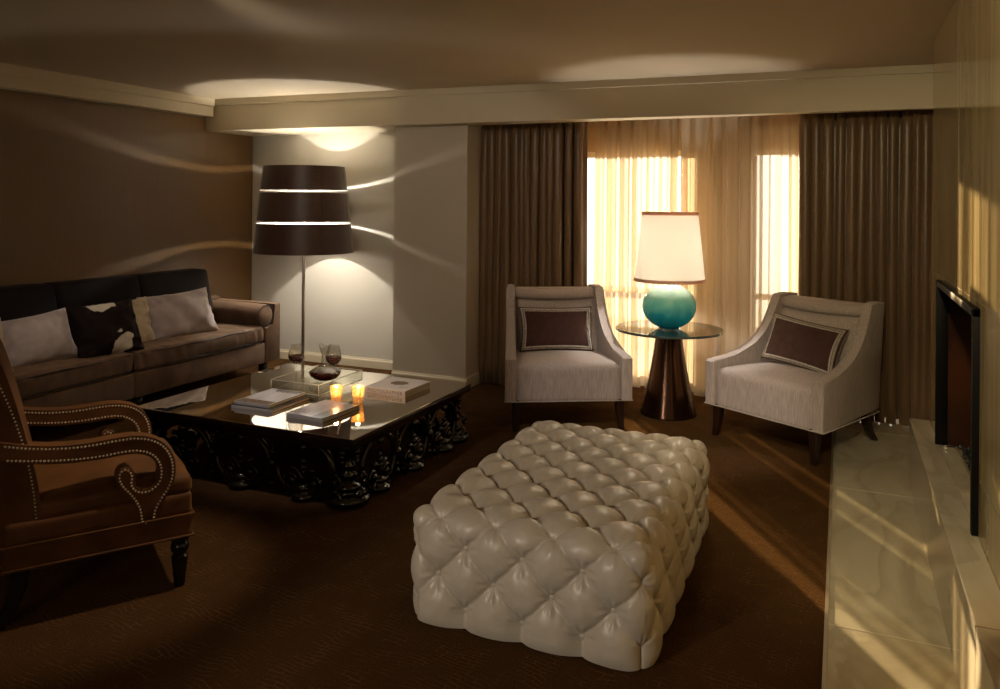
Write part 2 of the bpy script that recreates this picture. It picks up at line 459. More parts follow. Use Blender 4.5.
def struct(name, bm, material, label=None, cat=None, smooth=False):
    o = obj(name, bm, material, None, smooth)
    o['kind'] = 'structure'
    if label: o['label'] = label
    if cat: o['category'] = cat
    return o

def dup(root, loc, rz, label, group=None):
    r = root.copy(); COL.objects.link(r); r.location = loc; r.rotation_euler = (0, 0, rz); r['label'] = label
    if group: r['group'] = group
    for ch in list(root.children):
        c = ch.copy(); COL.objects.link(c); c.parent = r
        for g in list(ch.children):
            d = g.copy(); COL.objects.link(d); d.parent = c
    return r

# ------------------------------------------------------------------ camera
H = 1.5
TH, ROLL, FPX, V0 = math.radians(23.5), .008, 785., 203.
r0 = Vector((math.cos(TH), math.sin(TH), 0)); F = Vector((-math.sin(TH), math.cos(TH), 0)); u0 = Vector((0, 0, 1))
RR = math.cos(ROLL) * r0 + math.sin(ROLL) * u0; UU = math.cos(ROLL) * u0 - math.sin(ROLL) * r0
cam = bpy.data.cameras.new('camera'); co = bpy.data.objects.new('camera', cam); COL.objects.link(co)
cam.sensor_width = 36.; cam.lens = FPX * 36 / 1000; cam.shift_y = (V0 - 344.5) / 1000
mw = Matrix((RR, UU, -F)).transposed().to_4x4(); mw.translation = Vector((0, 0, H))
co.matrix_world = mw
cam.clip_start = .05; cam.clip_end = 200
SC.camera = co
CAM = Vector((0, 0, H))
def ray(u, v): return F + RR * ((u - 500) / FPX) + UU * ((V0 - v) / FPX)

# ------------------------------------------------------------------ room shell
XL, XC, XR = -5.27, -.045, .45          # left wall, carpet/marble edge, chimney face
YB, YN, YCOL, YBEAM, YWIN = -2.2, 6.06, 5.69, 5.48, 6.42
ZC, ZB = 2.41, 2.13                    # ceiling, beam underside
CX0, CX1 = -3.445, -2.765                # column left edge, column right edge

b = BM(); box(b, XL - .2, XC, YB, YWIN + .2, -.1, 0); struct('floor', b, M['carpet'], 'dark brown woven carpet covering the lounge floor', 'carpet')
b = BM(); box(b, XC + .012, 1.4, YB, YWIN + .2, -.1, .002); struct('floor_marble', b, M['marble_floor'], 'strip of polished veined marble flooring before the fireplace', 'floor')
b = BM(); box(b, XC, XC + .012, YB, YWIN, -.1, .006); struct('trim_floor', b, M['brass_strip'], 'thin pale metal strip between the carpet and the marble', 'trim')
b = BM()
for y in (3.05, 4.55, 5.75): box(b, XC + .012, XR, y, y + .004, 0, .0027)
struct('trim_joint', b, M['joint_light'], 'thin pale joints between the marble floor slabs', 'floor joint')
b = BM(); box(b, XL - .2, 1.4, YB, YWIN + .2, ZC, ZC + .1); struct('ceiling', b, M['ceiling'])
b = BM(); box(b, XL - .2, XL, YB, YWIN + .2, 0, ZC); struct('wall_left', b, M['wallpaper'])
b = BM(); box(b, XL - .2, 1.4, YB - .2, YB, 0, ZC); struct('wall_rear', b, M['dark_room'])
b = BM(); box(b, XL, CX0, YN, YN + .2, 0, ZC); struct('wall_niche', b, M['niche'], 'pale painted wall of the niche behind the floor lamp', 'wall')
b = BM(); box(b, CX0, CX1, YCOL, YWIN + .2, 0, ZC - .01); struct('wall_column', b, M['column'], 'pale pier between the lamp niche and the window bay', 'wall')
# window wall with two openings
W1 = (-2.62, -1.15); W2 = (-.66, .45); ZW0, ZW1 = .05, 1.94
b = BM()
box(b, CX1, W1[0], YWIN, YWIN + .2, 0, ZC); box(b, W1[1], W2[0], YWIN, YWIN + .2, 0, ZC); box(b, W2[1], 1.4, YWIN, YWIN + .2, 0, ZC)
box(b, W1[0], W1[1], YWIN, YWIN + .2, ZW1, ZC); box(b, W2[0], W2[1], YWIN, YWIN + .2, ZW1, ZC)
box(b, W1[0], W1[1], YWIN, YWIN + .2, 0, ZW0); box(b, W2[0], W2[1], YWIN, YWIN + .2, 0, ZW0)
struct('wall_window', b, M['window_wall'], 'wall around the two tall windows behind the sheers', 'wall')
def window(name, x0, x1, label, mull=()):
    bm = BM(); f = .045; y0, y1 = YWIN + .06, YWIN + .12
    box(bm, x0, x0 + f, y0, y1, ZW0, ZW1, .004); box(bm, x1 - f, x1, y0, y1, ZW0, ZW1, .004)
    box(bm, x0, x1, y0, y1, ZW1 - f, ZW1, .004); box(bm, x0, x1, y0, y1, ZW0, ZW0 + .07, .004)
    box(bm, x0 + f, x1 - f, y0 + .005, y1 - .005, .755, .80, .004)
    for m_ in mull: box(bm, m_ - .02, m_ + .02, y0 + .005, y1 - .005, ZW0, ZW1, .004)
    o = struct(name, bm, M['white_paint'], label, 'window')
    p = BM(); box(p, x0 + .01, x1 - .01, (y0 + y1) / 2 - .003, (y0 + y1) / 2 + .003, ZW0 + .02, ZW1 - .01)
    obj('pane', p, M['pane'], o, False)
window('window_1', *W1, 'left tall window glowing behind the sheer beside the lamp')
window('window_2', *W2, 'right tall window behind the sheer and the right drape')
# beam (soffit) and its upper moulding
def yb_(x): return 5.44 + (x - XL) * .049        # the beam runs very slightly askew to the window wall
b = BM(); prism(b, [(XL, yb_(XL)), (1.4, yb_(1.4)), (1.4, YCOL + .10), (CX0, YCOL + .1), (CX0, YN), (XL, YN)], ZB, ZC - .001, lambda a, c, t: (a, c, t)); struct('trim_beam', b, M['trim'], 'deep dropped beam crossing the ceiling above lamp niche and windows', 'beam')
b = BM(); box(b, CX1, 1.4, YCOL + .101, YWIN, ZB + .14, ZC - .002); struct('trim_pelmet', b, M['trim'], 'recess above the curtains behind the beam', 'pelmet')
b = BM(); prism(b, [(XL, yb_(XL) - .024), (1.4, yb_(1.4) - .024), (1.4, yb_(1.4)), (XL, yb_(XL))], 2.357, ZC - .001, lambda a, c, t: (a, c, t)); struct('trim_moulding', b, M['trim'], 'flat stepped moulding along the top of the beam', 'moulding')
b = BM()
prism(b, [(XL, 2.252), (XL + .115, 2.252), (XL + .115, 2.338), (XL + .130, 2.344), (XL + .130, ZC - .001), (XL, ZC - .001)], YB, yb_(XL) - .026, lambda a, c, t: (a, t, c))
struct('trim_cornice', b, M['trim'], 'stepped cream cornice along the brown left wall', 'cornice')
def skirting(name, x0, x1, y, hgt, dpt, label, ends=()):
    bm = BM()
    prism(bm, [(y, 0), (y - dpt, 0), (y - dpt, hgt - .02), (y - dpt * .6, hgt - .008), (y - dpt * .55, hgt), (y, hgt)], x0, x1, lambda a, c, t: (t, a, c))
    struct(name, bm, M['trim'], label, 'baseboard')
skirting('baseboard_niche', XL, CX0, YN, .085, .018, 'cream baseboard at the foot of the lamp niche')
skirting('baseboard_column', CX0 - .0, CX1 + .018, YCOL, .088, .02, 'cream baseboard wrapping the foot of the pier')
b = BM(); box(b, CX1, CX1 + .018, YCOL, 6.05, 0, .088); struct('baseboard_reveal', b, M['trim'], 'short baseboard return beside the left drape', 'baseboard')
b = BM(); box(b, XL, XL + .016, YB, YN, 0, .085); struct('baseboard_left', b, M['trim'])

# chimney breast: polished stone with firebox opening
FY0, FY1, FZ0, FZ1, CYE = 3.20, 4.38, .34, 1.14, 4.80
b = BM()
box(b, XR, 1.4, FY1, CYE, 0, ZC - .003); box(b, XR, 1.4, YB, FY0, 0, ZC - .003); box(b, XR, 1.4, FY0, FY1, FZ1, ZC - .003); box(b, XR, 1.4, FY0, FY1, 0, FZ0 - .01)
struct('wall_right', b, M['marble_wall'], 'polished golden onyx chimney wall on the right', 'wall')
b = BM()
e = .0012
for y in (3.79, 2.45): box(b, XR - e, XR + .01, y - .0015, y + .0015, FZ1 + .02, ZC - .004)
box(b, XR - e, XR + .01, YB, CYE, 1.160, 1.163); box(b, XR - e, XR + .01, YB, FY0 - .03, .545, .548)
struct('trim_wall_joint', b, M['grout'], 'fine joints between the stone panels of the chimney wall', 'wall joint')
b = BM(); box(b, .349, XR, YB, 4.84, 0, .34, .004); box(b, XR - .001, XR + .12, FY0, FY1, FZ0 - .009, .34); struct('trim_ledge', b, M['marble_ledge'], 'raised marble hearth ledge running along the chimney wall', 'hearth ledge')
b = BM()
for y in (2.52, 3.75): box(b, .3483, XR, y, y + .003, .01, .3406)
struct('trim_ledge_joint', b, M['grout'], 'thin joints across the marble hearth ledge', 'hearth joint')
# far return wall behind the chimney block, right of the drape
b = BM(); box(b, 1.2, 1.4, CYE, YWIN, 0, ZC); struct('wall_return', b, M['column'])

fp = thing('fireplace', 'black metal framed fireplace set into the golden stone wall', 'fireplace', (XR + .2, (FY0 + FY1) / 2, FZ0))
def rel(root, bm):
    bmesh.ops.translate(bm, verts=bm.verts[:], vec=-Vector(root.location)); return bm
b = BM()
for (y0, y1, z0, z1) in ((FY0, FY0 + .035, .342, FZ1), (FY1 - .025, FY1, .342, FZ1), (FY0, FY1, FZ1 - .03, FZ1)):
    box(b, XR - .022, XR + .03, y0, y1, z0, z1, .003)
obj('frame', rel(fp, b), M['iron'], fp)
b = BM()
box(b, XR + .5, XR + .52, FY0, FY1, FZ0, FZ1); box(b, XR + .03, XR + .5, FY0, FY0 + .02, FZ0, FZ1)
box(b, XR + .03, XR + .5, FY0, FY1, FZ1 - .02, FZ1)
obj('firebox', rel(fp, b), M['firebox'], fp, False)
b = BM(); box(b, XR + .47, XR + .5, FY0 + .02, FY1 - .02, FZ0 + .1, FZ1 - .05); box(b, XR + .03, XR + .47, FY1 - .02, FY1, FZ0, FZ1 - .02); obj('back_lining', rel(fp, b), M['fire_reflection'], fp, False)
b = BM(); box(b, XR + .062, XR + .068, FY0 + .02, FY1 - .05, FZ0, FZ0 + .012); obj('bed_edge', rel(fp, b), M['brass_strip'], fp, False)
b = BM()
for i in range(700):
    x, y = XR + .08 + random.random() ** 1.6 * .36, FY0 + .03 + random.random() * (FY1 - FY0 - .09)
    r = random.uniform(.008, .016)
    ball(b, (x, y, FZ0 + r * .7 + random.random() * .012), r, 1, (random.uniform(.7, 1.2), random.uniform(.7, 1.2), .8))
o = obj('ember_bed', rel(fp, b), M['ember'], fp, False); o['kind'] = 'stuff'; o['label'] = 'bed of black glass stones'
b = BM(); box(b, XR + .008, XR + .055, FY1 - .09, FY1 - .03, FZ0, FZ0 + .018, .004); obj('burner_cover', rel(fp, b), M['chrome'], fp)

# small box standing on the ledge at the edge of view
t = thing('storage_box', 'small dark box with pale side on the hearth ledge', 'box', (.412, 2.46, .34))
b = BM(); box(b, -.008, .03, -.2, .02, .0, .09, .004); obj('body', b, M['dark_wood'], t)
b = BM(); box(b, -.0105, .03, -.2, .0205, .09, .135, .003); o = obj('lid', b, M['cover_photo'], t); o['label'] = 'pale lid band'
b = BM(); box(b, -.002, .026, -.19, .012, .135, .139, .001); obj('lid_inlay', b, M['dark_wood'], t)

# ------------------------------------------------------------------ curtains
def curtain(name, x0, x1, y, z0, z1, folds, amp, material, label, cat, phase=0., seed=1., swing=.35, thick=.0025):
    rnd = random.Random(seed)
    nx = int(folds * 14); nzv = 14
    ws = [rnd.uniform(.6, 1.4) for _ in range(folds)]; tot = sum(ws)
    cum = [0.]
    for w in ws: cum.append(cum[-1] + w / tot)
    am = [rnd.uniform(.65, 1.25) for _ in range(folds + 1)]
    root = thing(name, label, cat, ((x0 + x1) / 2, y, 0.))
    cx = (x0 + x1) / 2
    bm = BM(); grid = []
    for j in range(nzv + 1):
        row = []
        tz = j / nzv; z = z0 + (z1 - z0) * tz
        for i in range(nx + 1):
            s = i / nx
            k = min(folds - 1, max(0, sum(1 for c in cum[1:-1] if s >= c)))
            f = (s - cum[k]) / (cum[k + 1] - cum[k])
            a = am[k] * (1 - f) + am[k + 1] * f
            g = math.cos(2 * PI * f + phase)
            sq = math.copysign(abs(g) ** .9, g)
            yy = amp * a * sq * (1 - .25 * tz)
            yy += amp * .3 * noise.noise(Vector((s * folds * 1.3, tz * 1.6, seed)))
            xx = (s - .5) * (x1 - x0) + amp * swing * math.sin(4 * PI * f) * a + .012 * noise.noise(Vector((s * 7, tz * 1.4, seed + 3)))
            row.append(bm.verts.new((xx, yy, z + (.006 * math.sin(2 * PI * f + 1.) if j == 0 else 0))))
        grid.append(row)
    for j in range(nzv):
        for i in range(nx): bm.faces.new((grid[j][i], grid[j][i + 1], grid[j + 1][i + 1], grid[j + 1][i]))
    o = obj('panel', bm, material, root, True, False)
    if thick:
        md = o.modifiers.new('thickness', 'SOLIDIFY'); md.thickness = thick; md.offset = 0
    # heading tape across the top
    hb = BM(); box(hb, -(x1 - x0) / 2, (x1 - x0) / 2, amp * 1.1, amp * 1.1 + .004, z1 - .06, z1); obj('heading', hb, material, root, False)
    return root
curtain('drape', -2.755, -1.87, 5.98, .015, 2.20, 13, .075, M['drape'], 'left brown satin drape hanging beside the pale pier', 'curtain', seed=3)
curtain('drape', -.27, .90, 6.06, .015, 2.20, 17, .08, M['drape'], 'right brown satin drape hanging next to the stone chimney wall', 'curtain', seed=11)
curtain('sheer_curtain', -1.88, -1.20, 6.31, .02, 2.20, 7, .03, M['sheer'], 'pale sheer curtain hanging next to the left brown drape', 'curtain', seed=5, thick=0, swing=.9)
curtain('sheer_curtain', -1.16, -.16, 6.23, .02, 2.20, 9, .034, M['sheer'], 'golden sheer curtain hanging between the lamp and the right drape', 'curtain', seed=8, thick=0, swing=.9)
t = thing('curtain_track', 'ceiling track carrying the drapes and sheers above the windows', 'curtain track', (-1., 6.12, 2.20))
b = BM(); box(b, -1.74, 2.1, -.11, .14, .002, .03, .004); obj('rail', b, M['trim'], t)

# ------------------------------------------------------------------ balcony outside
b = BM(); box(b, -6, 4, YWIN + .2, 9.0, -.12, -.02); struct('floor_balcony', b, M['window_wall'], 'balcony floor outside the windows', 'balcony')
b = BM(); box(b, -6, 4, 8.2, 8.32, -.02, .28); struct('wall_parapet', b, M['window_wall'], 'balcony parapet outside the windows', 'parapet')

# ------------------------------------------------------------------ ottoman
def ottoman():
    P = .213; W, L, HT = 4 * P, 6 * P, .392
    root = thing('tufted_ottoman', 'large cream leather ottoman, deep button tufted, on the brown carpet', 'ottoman', (-.993, 3.115, 0.), math.radians(.6))
    hx, hy = W / 2, L / 2; R = .055; z0 = .006
    def lat(a, c): return (a + c + P / 2) / P + 0., (a - c + P / 2) / P     # integer at buttons
    # a measured from centre; rows of c: rim at c=-hy holds the half-offset row
    def height(a, c):
        a = max(-hx - 1.5 * P, min(hx + 1.5 * P, a)); c = max(-hy - 1.5 * P, min(hy + 1.5 * P, c))
        u = (a + c) / P; v = (a - c) / P
        u += .5; v += .5   # rim c=-hy=-3P : with a=(i+.5)P -> u integer
        fu = abs(math.sin(PI * u)); fv = abs(math.sin(PI * v))
        du = u - round(u); dv = v - round(v)
        r = math.hypot(du, dv)
        h = .021 * ((fu * fv) ** .55) + .022 * (1 - math.exp(-(r / .2) ** 1.1)) + .013 * (min(fu, fv) ** .28)
        # gathered wrinkles running out of each button
        ang = math.atan2(dv, du)
        h += .0042 * math.sin(ang * 9 + 3 * noise.noise(Vector((round(u), round(v), 1.)))) * math.exp(-((r - .2) / .13) ** 2)
        h += .005 * noise.noise(Vector((a * 9, c * 9, 2.))) + .0016 * noise.noise(Vector((a * 34, c * 34, 5.)))
        return h - .051
    bm = BM(); cache = {}
    st = .0062
    nx, ny, nz = int(W / st), int(L / st), int((HT - z0) / st)
    def place(x, y, z, a, c):
        hc = (hx, hy)
        q = Vector((max(-hx + R, min(hx - R, x)), max(-hy + R, min(hy - R, y)), min(HT - R, z)))
        d = Vector((x, y, z)) - q
        d.normalize()
        ab = sorted(abs(k) for k in d); edge = min(1., 2 * ab[1] * ab[2])
        hh = (height(a, c) + .049) * (1 - .38 * edge) - .049 + .008 * edge
        if z < z0 + .05:      # tuck in slightly at the bottom hem
            k = (z - z0) / .05; hh = hh * (.55 + .45 * k) - .012 * (1 - k) ** 2
        return q + d * (R + hh + .028)
    def vert(key, fnc):
        if key not in cache: cache[key] = bm.verts.new(fnc())
        return cache[key]
    X = lambda i: -hx + W * i / nx
    Y = lambda j: -hy + L * j / ny
    Z = lambda k: HT - (HT - z0) * k / nz
    for i in range(nx):
        for j in range(ny):
            bm.faces.new([vert((I, J, 0), lambda I=I, J=J: place(X(I), Y(J), HT, X(I), Y(J))) for I, J in ((i, j), (i + 1, j), (i + 1, j + 1), (i, j + 1))])
    for J, sg in ((0, -1), (ny, 1)):
        for i in range(nx):
            for k in range(nz):
                bm.faces.new([vert((I, J, K), lambda I=I, K=K: place(X(I), sg * hy, Z(K), X(I), sg * (hy + HT - Z(K)))) for I, K in ((i, k), (i + 1, k), (i + 1, k + 1), (i, k + 1))])
    for I, sg in ((0, -1), (nx, 1)):
        for j in range(ny):
            for k in range(nz):
                bm.faces.new([vert((I, J, K), lambda J=J, K=K: place(sg * hx, Y(J), Z(K), sg * (hx + HT - Z(K)), Y(J))) for J, K in ((j, k), (j + 1, k), (j + 1, k + 1), (j, k + 1))])
    obj('upholstery', bm, M['leather'], root, True, False)
    bb = BM(); box(bb, -hx + .03, hx - .03, -hy + .03, hy - .03, .0, .03, .004); obj('plinth', bb, M['black_wood'], root)
    # buttons
    src = BM(); ball(src, (0, 0, 0), .0115, 2, (1, 1, .55)); me = bpy.data.meshes.new('button')
    src.to_mesh(me); src.free(); me.materials.append(M['leather'])
    for p in me.polygons: p.use_smooth = True
    hid = []
    def button(pos, nrm, seen):
        if not seen: hid.append((pos, nrm)); return
        o = bpy.data.objects.new('button', me); COL.objects.link(o); o.parent = root
        o.location = pos; o.rotation_euler = nrm.to_track_quat('Z', 'Y').to_euler()
    pts = set()
    for i in range(-20, 21):
        for j in range(-20, 21):
            for off in (0, .5):
                pts.add((round((i + off) * P, 5), round((j + .5 - off) * P if True else 0, 5)))
    dep = -.045
    for a, c in sorted(pts):
        u = (a + c) / P + .5; v = (a - c) / P + .5
        if abs(u - round(u)) > 1e-3 or abs(v - round(v)) > 1e-3: continue
        ia, ic = abs(a) <= hx + 1e-4, abs(c) <= hy + 1e-4
        if ia and ic:
            x, y, z = a, c, HT; seen = True
        elif ia and not ic and abs(c) - hy < HT - z0 - .03:
            x, y, z = a, math.copysign(hy, c), HT - (abs(c) - hy); seen = c < 0
        elif ic and not ia and abs(a) - hx < HT - z0 - .03:
            x, y, z = math.copysign(hx, a), c, HT - (abs(a) - hx); seen = a > 0
        else: continue
        q = Vector((max(-hx + R, min(hx - R, x)), max(-hy + R, min(hy - R, y)), min(HT - R, z)))
        d = (Vector((x, y, z)) - q).normalized()
        button(q + d * (R + .028 - .049 + .008), d, seen)
    hb = BM()
    for p, n_ in hid:
        ball(hb, p, .0105, 1)
    o = obj('buttons', hb, M['leather'], root); o['kind'] = 'stuff'
    return root
ottoman()

# ------------------------------------------------------------------ light armchairs
def slipper_chair(label, loc, rz, group):
    root = thing('slope_arm_chair', label, 'armchair', loc, rz, group)
    wf, wb = .852, .69       # width at front / back
    yf, yb = -.37, .40
    def tp(p):              # taper in plan towards the back
        k = (p[1] - yf) / (yb - yf)
        s = 1 + (wb / wf - 1) * k
        return (p[0] * s, p[1], p[2])
    at = .075
    # arm and wing panel outline in (y,z)
    prof = [(yf, .195), (yf, .475), (yf + .02, .488), (yf + .18, .502), (yf + .30, .525), (yf + .40, .566), (yf + .48, .625), (yf + .545, .70), (yf + .59, .78), (yf + .615, .855), (yf + .625, .885), (yf + .70, .895), (yb + .045, .885), (yb, .55), (yb - .03, .215)]
    for s in (-1, 1):
        bm = BM()
        x0, x1 = (s * (wf / 2 - at), s * wf / 2)
        prism(bm, prof, min(x0, x1), max(x0, x1), lambda a, c, tt: tp((tt, a, c)), .012, 3)
        obj('arm', bm, M['linen'], root)
    iw = wf - 2 * at
    bm = BM()
    softbox(bm, (0, (yf + .012 + .22) / 2, .298), (iw + .02, .22 - yf - .012, .286), .045, 16, (0, .004, .022), lambda p: tp((p[0], p[1], max(p[2], .198))))
    obj('seat', bm, M['linen'], root, True, False)
    lean = lambda p: tp((p[0], p[1] + (p[2] - .43) * .26, p[2] - .022 * (1 - (p[0] / (iw / 2)) ** 2) * max(0, (p[2] - .6) / .28) + .0))
    bm = BM(); softbox(bm, (0, .235, .605), (iw + .03, .13, .40), .04, 14, (0, .03, 0), lean); obj('backrest', bm, M['linen'], root, True, False)
    bm = BM(); softbox(bm, (0, .228, .838), (iw + .03, .135, .072), .03, 12, (0, .008, .004), lean); obj('back_roll', bm, M['linen'], root, True, False)
    bm = BM(); softbox(bm, (0, .36, .53), (wf - .05, .075, .68), .02, 10, (0, .0, 0), lambda p: tp((p[0], p[1] + (p[2] - .53) * .10, p[2]))); obj('outer_back', bm, M['linen'], root, True, False)
    # welt around the lower edge
    bm = BM()
    pts = [tp((x * (wf / 2 + .001), y, .199)) for x, y in ((-1, yf), (1, yf), (1, yb - .03), (-1, yb - .03))]
    tube(bm, pts, .0042, 6, True); obj('welt', bm, M['welt'], root)
    bm = BM()   # underside board
    box(bm, -wb / 2 + .03, wb / 2 - .03, yf + .03, yb - .08, .185, .2); obj('underframe', bm, M['black_wood'], root)
    for s in (-1, 1):
        bm = BM()
        loft(bm, [((s * .345, yf + .045, .205), .029, .029), ((s * .347, yf + .043, .14), .027, .027), ((s * .35, yf + .038, .07), .022, .022), ((s * .356, yf + .026, .0), .017, .017)])
        obj('front_leg', bm, M['dark_wood'], root)
        bm = BM()
        loft(bm, [((s * .29, yb - .09, .215), .026, .028), ((s * .29, yb - .082, .14), .024, .026), ((s * .293, yb - .05, .07), .021, .023), ((s * .298, yb + .01, .0), .017, .019)])
        obj('rear_leg', bm, M['dark_wood'], root)
    return root
chairA = slipper_chair('greige slope-armed armchair left of the round lamp table, brown pillow upright', (-1.808, 5.247, 0), math.radians(28.5), 'slope-armed armchairs')
PA = (-1.80, 5.33); 
chairB = dup(chairA, (-.26, 5.374, 0), math.radians(-31), 'greige slope-armed armchair nearest the stone hearth, its brown pillow tilted', 'slope-armed armchairs')

def lumbar(label, chair, lx, ly, lz, w, h, tilt, roll, yaw, seed):
    root = thing('lumbar_pillow', label, 'pillow', (0, 0, 0), 0, 'brown bordered lumbar pillows')
    rz = chair.rotation_euler.z
    c = Vector(chair.location) + Matrix.Rotation(rz, 3, 'Z') @ Vector((lx, ly, lz))
    root.location = c; root.rotation_euler = (0, 0, rz + yaw)
    Rm = Matrix.Rotation(-tilt, 3, 'X') @ Matrix.Rotation(roll, 3, 'Y')
    mp = lambda p: Rm @ p
    bm = BM(); pillow(bm, w, h, .15, 20, mp, .003, seed); obj('cushion_body', bm, M['brown_velvet'], root, True, False)
    # braid border: mitred flat bands following the front swell
    def band(kx0, kx1, material, name, lift):
        bmb = BM(); n = 22
        def P(u, v):
            x = w / 2 * u * (1 - .07 * (1 - v * v)); z = h / 2 * v * (1 - .07 * (1 - u * u))
            k = max(0., (1 - u * u) * (1 - v * v)) ** .42
            return mp(Vector((x, -(.15 / 2 * k + lift), z)))
        asp = w / h
        def rim(k, s):
            # walk round a rectangle inset by k (in height units)
            U, V = 1 - k / asp, 1 - k
            per = [(-U, -V), (U, -V), (U, V), (-U, V)]
            i = int(s * 4) % 4; f = s * 4 - int(s * 4)
            a, c_ = per[i], per[(i + 1) % 4]
            return a[0] + (c_[0] - a[0]) * f, a[1] + (c_[1] - a[1]) * f
        m_ = 4 * n
        ri = [[bmb.verts.new(P(*rim(kx0 + (kx1 - kx0) * q / 3, s / m_))) for s in range(m_)] for q in range(4)]
        for q in range(3):
            for s in range(m_): bmb.faces.new((ri[q][s], ri[q][(s + 1) % m_], ri[q + 1][(s + 1) % m_], ri[q + 1][s]))
        o = obj(name, bmb, material, root, True, False)
        md = o.modifiers.new('thickness', 'SOLIDIFY'); md.thickness = .003
        return o
    band(.05, .20, M['braid'], 'border_braid', .0035)['label'] = 'pale woven border'
    band(.11, .135, M['braid_dark'], 'border_stripe', .0055)
    bm = BM(); pts = []
    for i in range(81):
        s = i / 80 * 4
        k = int(s) % 4; f = s - int(s)
        cs = [(-1, -1), (1, -1), (1, 1), (-1, 1)]
        a, c_ = cs[k], cs[(k + 1) % 4]
        u, v = a[0] + (c_[0] - a[0]) * f, a[1] + (c_[1] - a[1]) * f
        pts.append(mp(Vector((w / 2 * u * (1 - .07 * (1 - v * v)), 0, h / 2 * v * (1 - .07 * (1 - u * u))))))
    tube(bm, pts[:-1], .005, 6, True); obj('edge_cord', bm, M['braid_dark'], root)
    return root
lumbar('dark brown lumbar pillow with pale border, upright in armchair left of lamp', chairA, -.02, .085, .60, .53, .32, .28, 0., 0., 1.)
lumbar('dark brown lumbar pillow with pale border, slumped in armchair by the hearth', chairB, .0, .08, .60, .53, .32, .36, .10, .04, 4.)

# ------------------------------------------------------------------ round side table and lamp
TX, TY, TZ = -1.128, 5.65, .613
t = thing('side_table', 'round glass-topped side table on dark copper cone between the armchairs', 'side table', (TX, TY, 0))
b = BM(); lathe(b, [(0, 0), (.195, 0), (.2, .006), (.198, .016), (.182, .07), (.155, .2), (.128, .33), (.106, .46), (.098, .53), (.095, .575), (.094, .594), (0, .594)], 64); obj('cone_base', b, M['copper_cone'], t)
b = BM(); lathe(b, [(0, TZ - .016), (.376, TZ - .016), (.376, TZ), (0, TZ)], 96); o = obj('glass_top', b, M['smoke_glass'], t)
b = BM(); lathe(b, [(.3755, TZ - .0165), (.379, TZ - .0165), (.3805, TZ - .008), (.379, TZ + .0005), (.3755, TZ + .0005)], 96, closed=True); obj('top_edge', b, M['glass_edge'], t)
b = BM(); lathe(b, [(0, .5942), (.06, .5942), (.06, TZ - .0162), (0, TZ - .0162)], 32); obj('mount_disc', b, M['iron'], t)
lt = thing('table_lamp', 'lit table lamp with white shade and round teal glass body', 'table lamp', (TX, TY, TZ))
prof = []
for i in range(29):
    a = -PI / 2 + .40 + (PI - .62) * i / 28
    prof.append((.19 * math.cos(a), .158 + .162 * math.sin(a)))
zb = prof[0][1]
prof = [(0., 0.002), (prof[0][0] * .96, 0.002)] + prof + [(.03, .318)]
b = BM(); lathe(b, prof, 64); obj('glass_body', b, M['teal'], lt)
b = BM(); lathe(b, [(0, .314), (.03, .314), (.03, .336), (.018, .340), (.018, .375), (.012, .378), (.012, .41), (0, .41)], 24); obj('neck', b, M['chrome'], lt)
S0, S1, R0, R1 = .338, .832, .251, .197
b = BM(); lathe(b, [(R0, S0), (R1, S1), (R1 - .003, S1), (R0 - .003, S0)], 72, closed=True); obj('lamp_shade', b, M['shade_white'], lt)
b = BM()
lathe(b, [(R0 + .0035, S0 - .002), (R0 + .0018, S0 + .022), (R0 - .004, S0 + .022), (R0 - .004, S0 - .002)], 72, closed=True)
lathe(b, [(R1 + .0035, S1 - .022), (R1 + .0022, S1 + .002), (R1 - .006, S1 + .002), (R1 - .004, S1 - .022)], 72, closed=True)
obj('shade_trim', b, M['shade_trim'], lt)['label'] = 'pinkish tan shade trim bands'
b = BM(); tube(b, [(0, 0, .40), (0, 0, .56)], .006, 8)
for k in range(3): tube(b, [(0, 0, S1 - .03), (R1 * math.cos(k * 2.094), R1 * math.sin(k * 2.094), S1 - .006)], .0025, 6)
tube(b, [(0, 0, .56), (.055, 0, .60), (.06, 0, .70), (0, 0, S1 - .03)], .0025, 6); obj('harp', b, M['chrome'], lt)

# ------------------------------------------------------------------ floor lamp
LX, LY = -4.26, 5.55
fl = thing('floor_lamp', 'tall floor lamp with big dark brown drum shade in the corner niche', 'floor lamp', (LX, LY, 0))
ZS0, ZS1, RS0, RS1 = 1.06, 1.80, .424, .346
def rad(z): return RS0 + (RS1 - RS0) * (z - ZS0) / (ZS1 - ZS0)
gaps = [1.323, 1.583]; G = .0115
segs = [(ZS0, gaps[0] - G), (gaps[0] + G, gaps[1] - G), (gaps[1] + G, ZS1)]
for z0, z1 in segs:
    b = BM(); lathe(b, [(rad(z0), z0), (rad(z1), z1), (rad(z1) - .003, z1), (rad(z0) - .003, z0)], 96, closed=True)
    s = obj('shade_band', b, M['shade_brown'], fl)
    b = BM(); lathe(b, [(rad(z0) - .0035, z0), (rad(z1) - .0035, z1), (rad(z1) - .005, z1), (rad(z0) - .005, z0)], 96, closed=True)
    obj('liner', b, M['shade_liner'], s)['label'] = 'white inner liner'
    b = BM()
    for k in range(8):
        a = k * PI / 4 + .25
        tube(b, [((rad(z) + .0005) * math.cos(a), (rad(z) + .0005) * math.sin(a), z) for z in (z0 + .002, z1 - .002)], .0018, 6)
    obj('seam', b, M['cover_black'], s)
for gz in gaps:
    b = BM(); r = rad(gz)
    lathe(b, [(r + .003, gz + .0045), (r + .003, gz + .0098), (r - .004, gz + .0098), (r - .004, gz + .0045)], 96, closed=True)
    obj('chrome_ring', b, M['chrome'], fl)
b = BM()
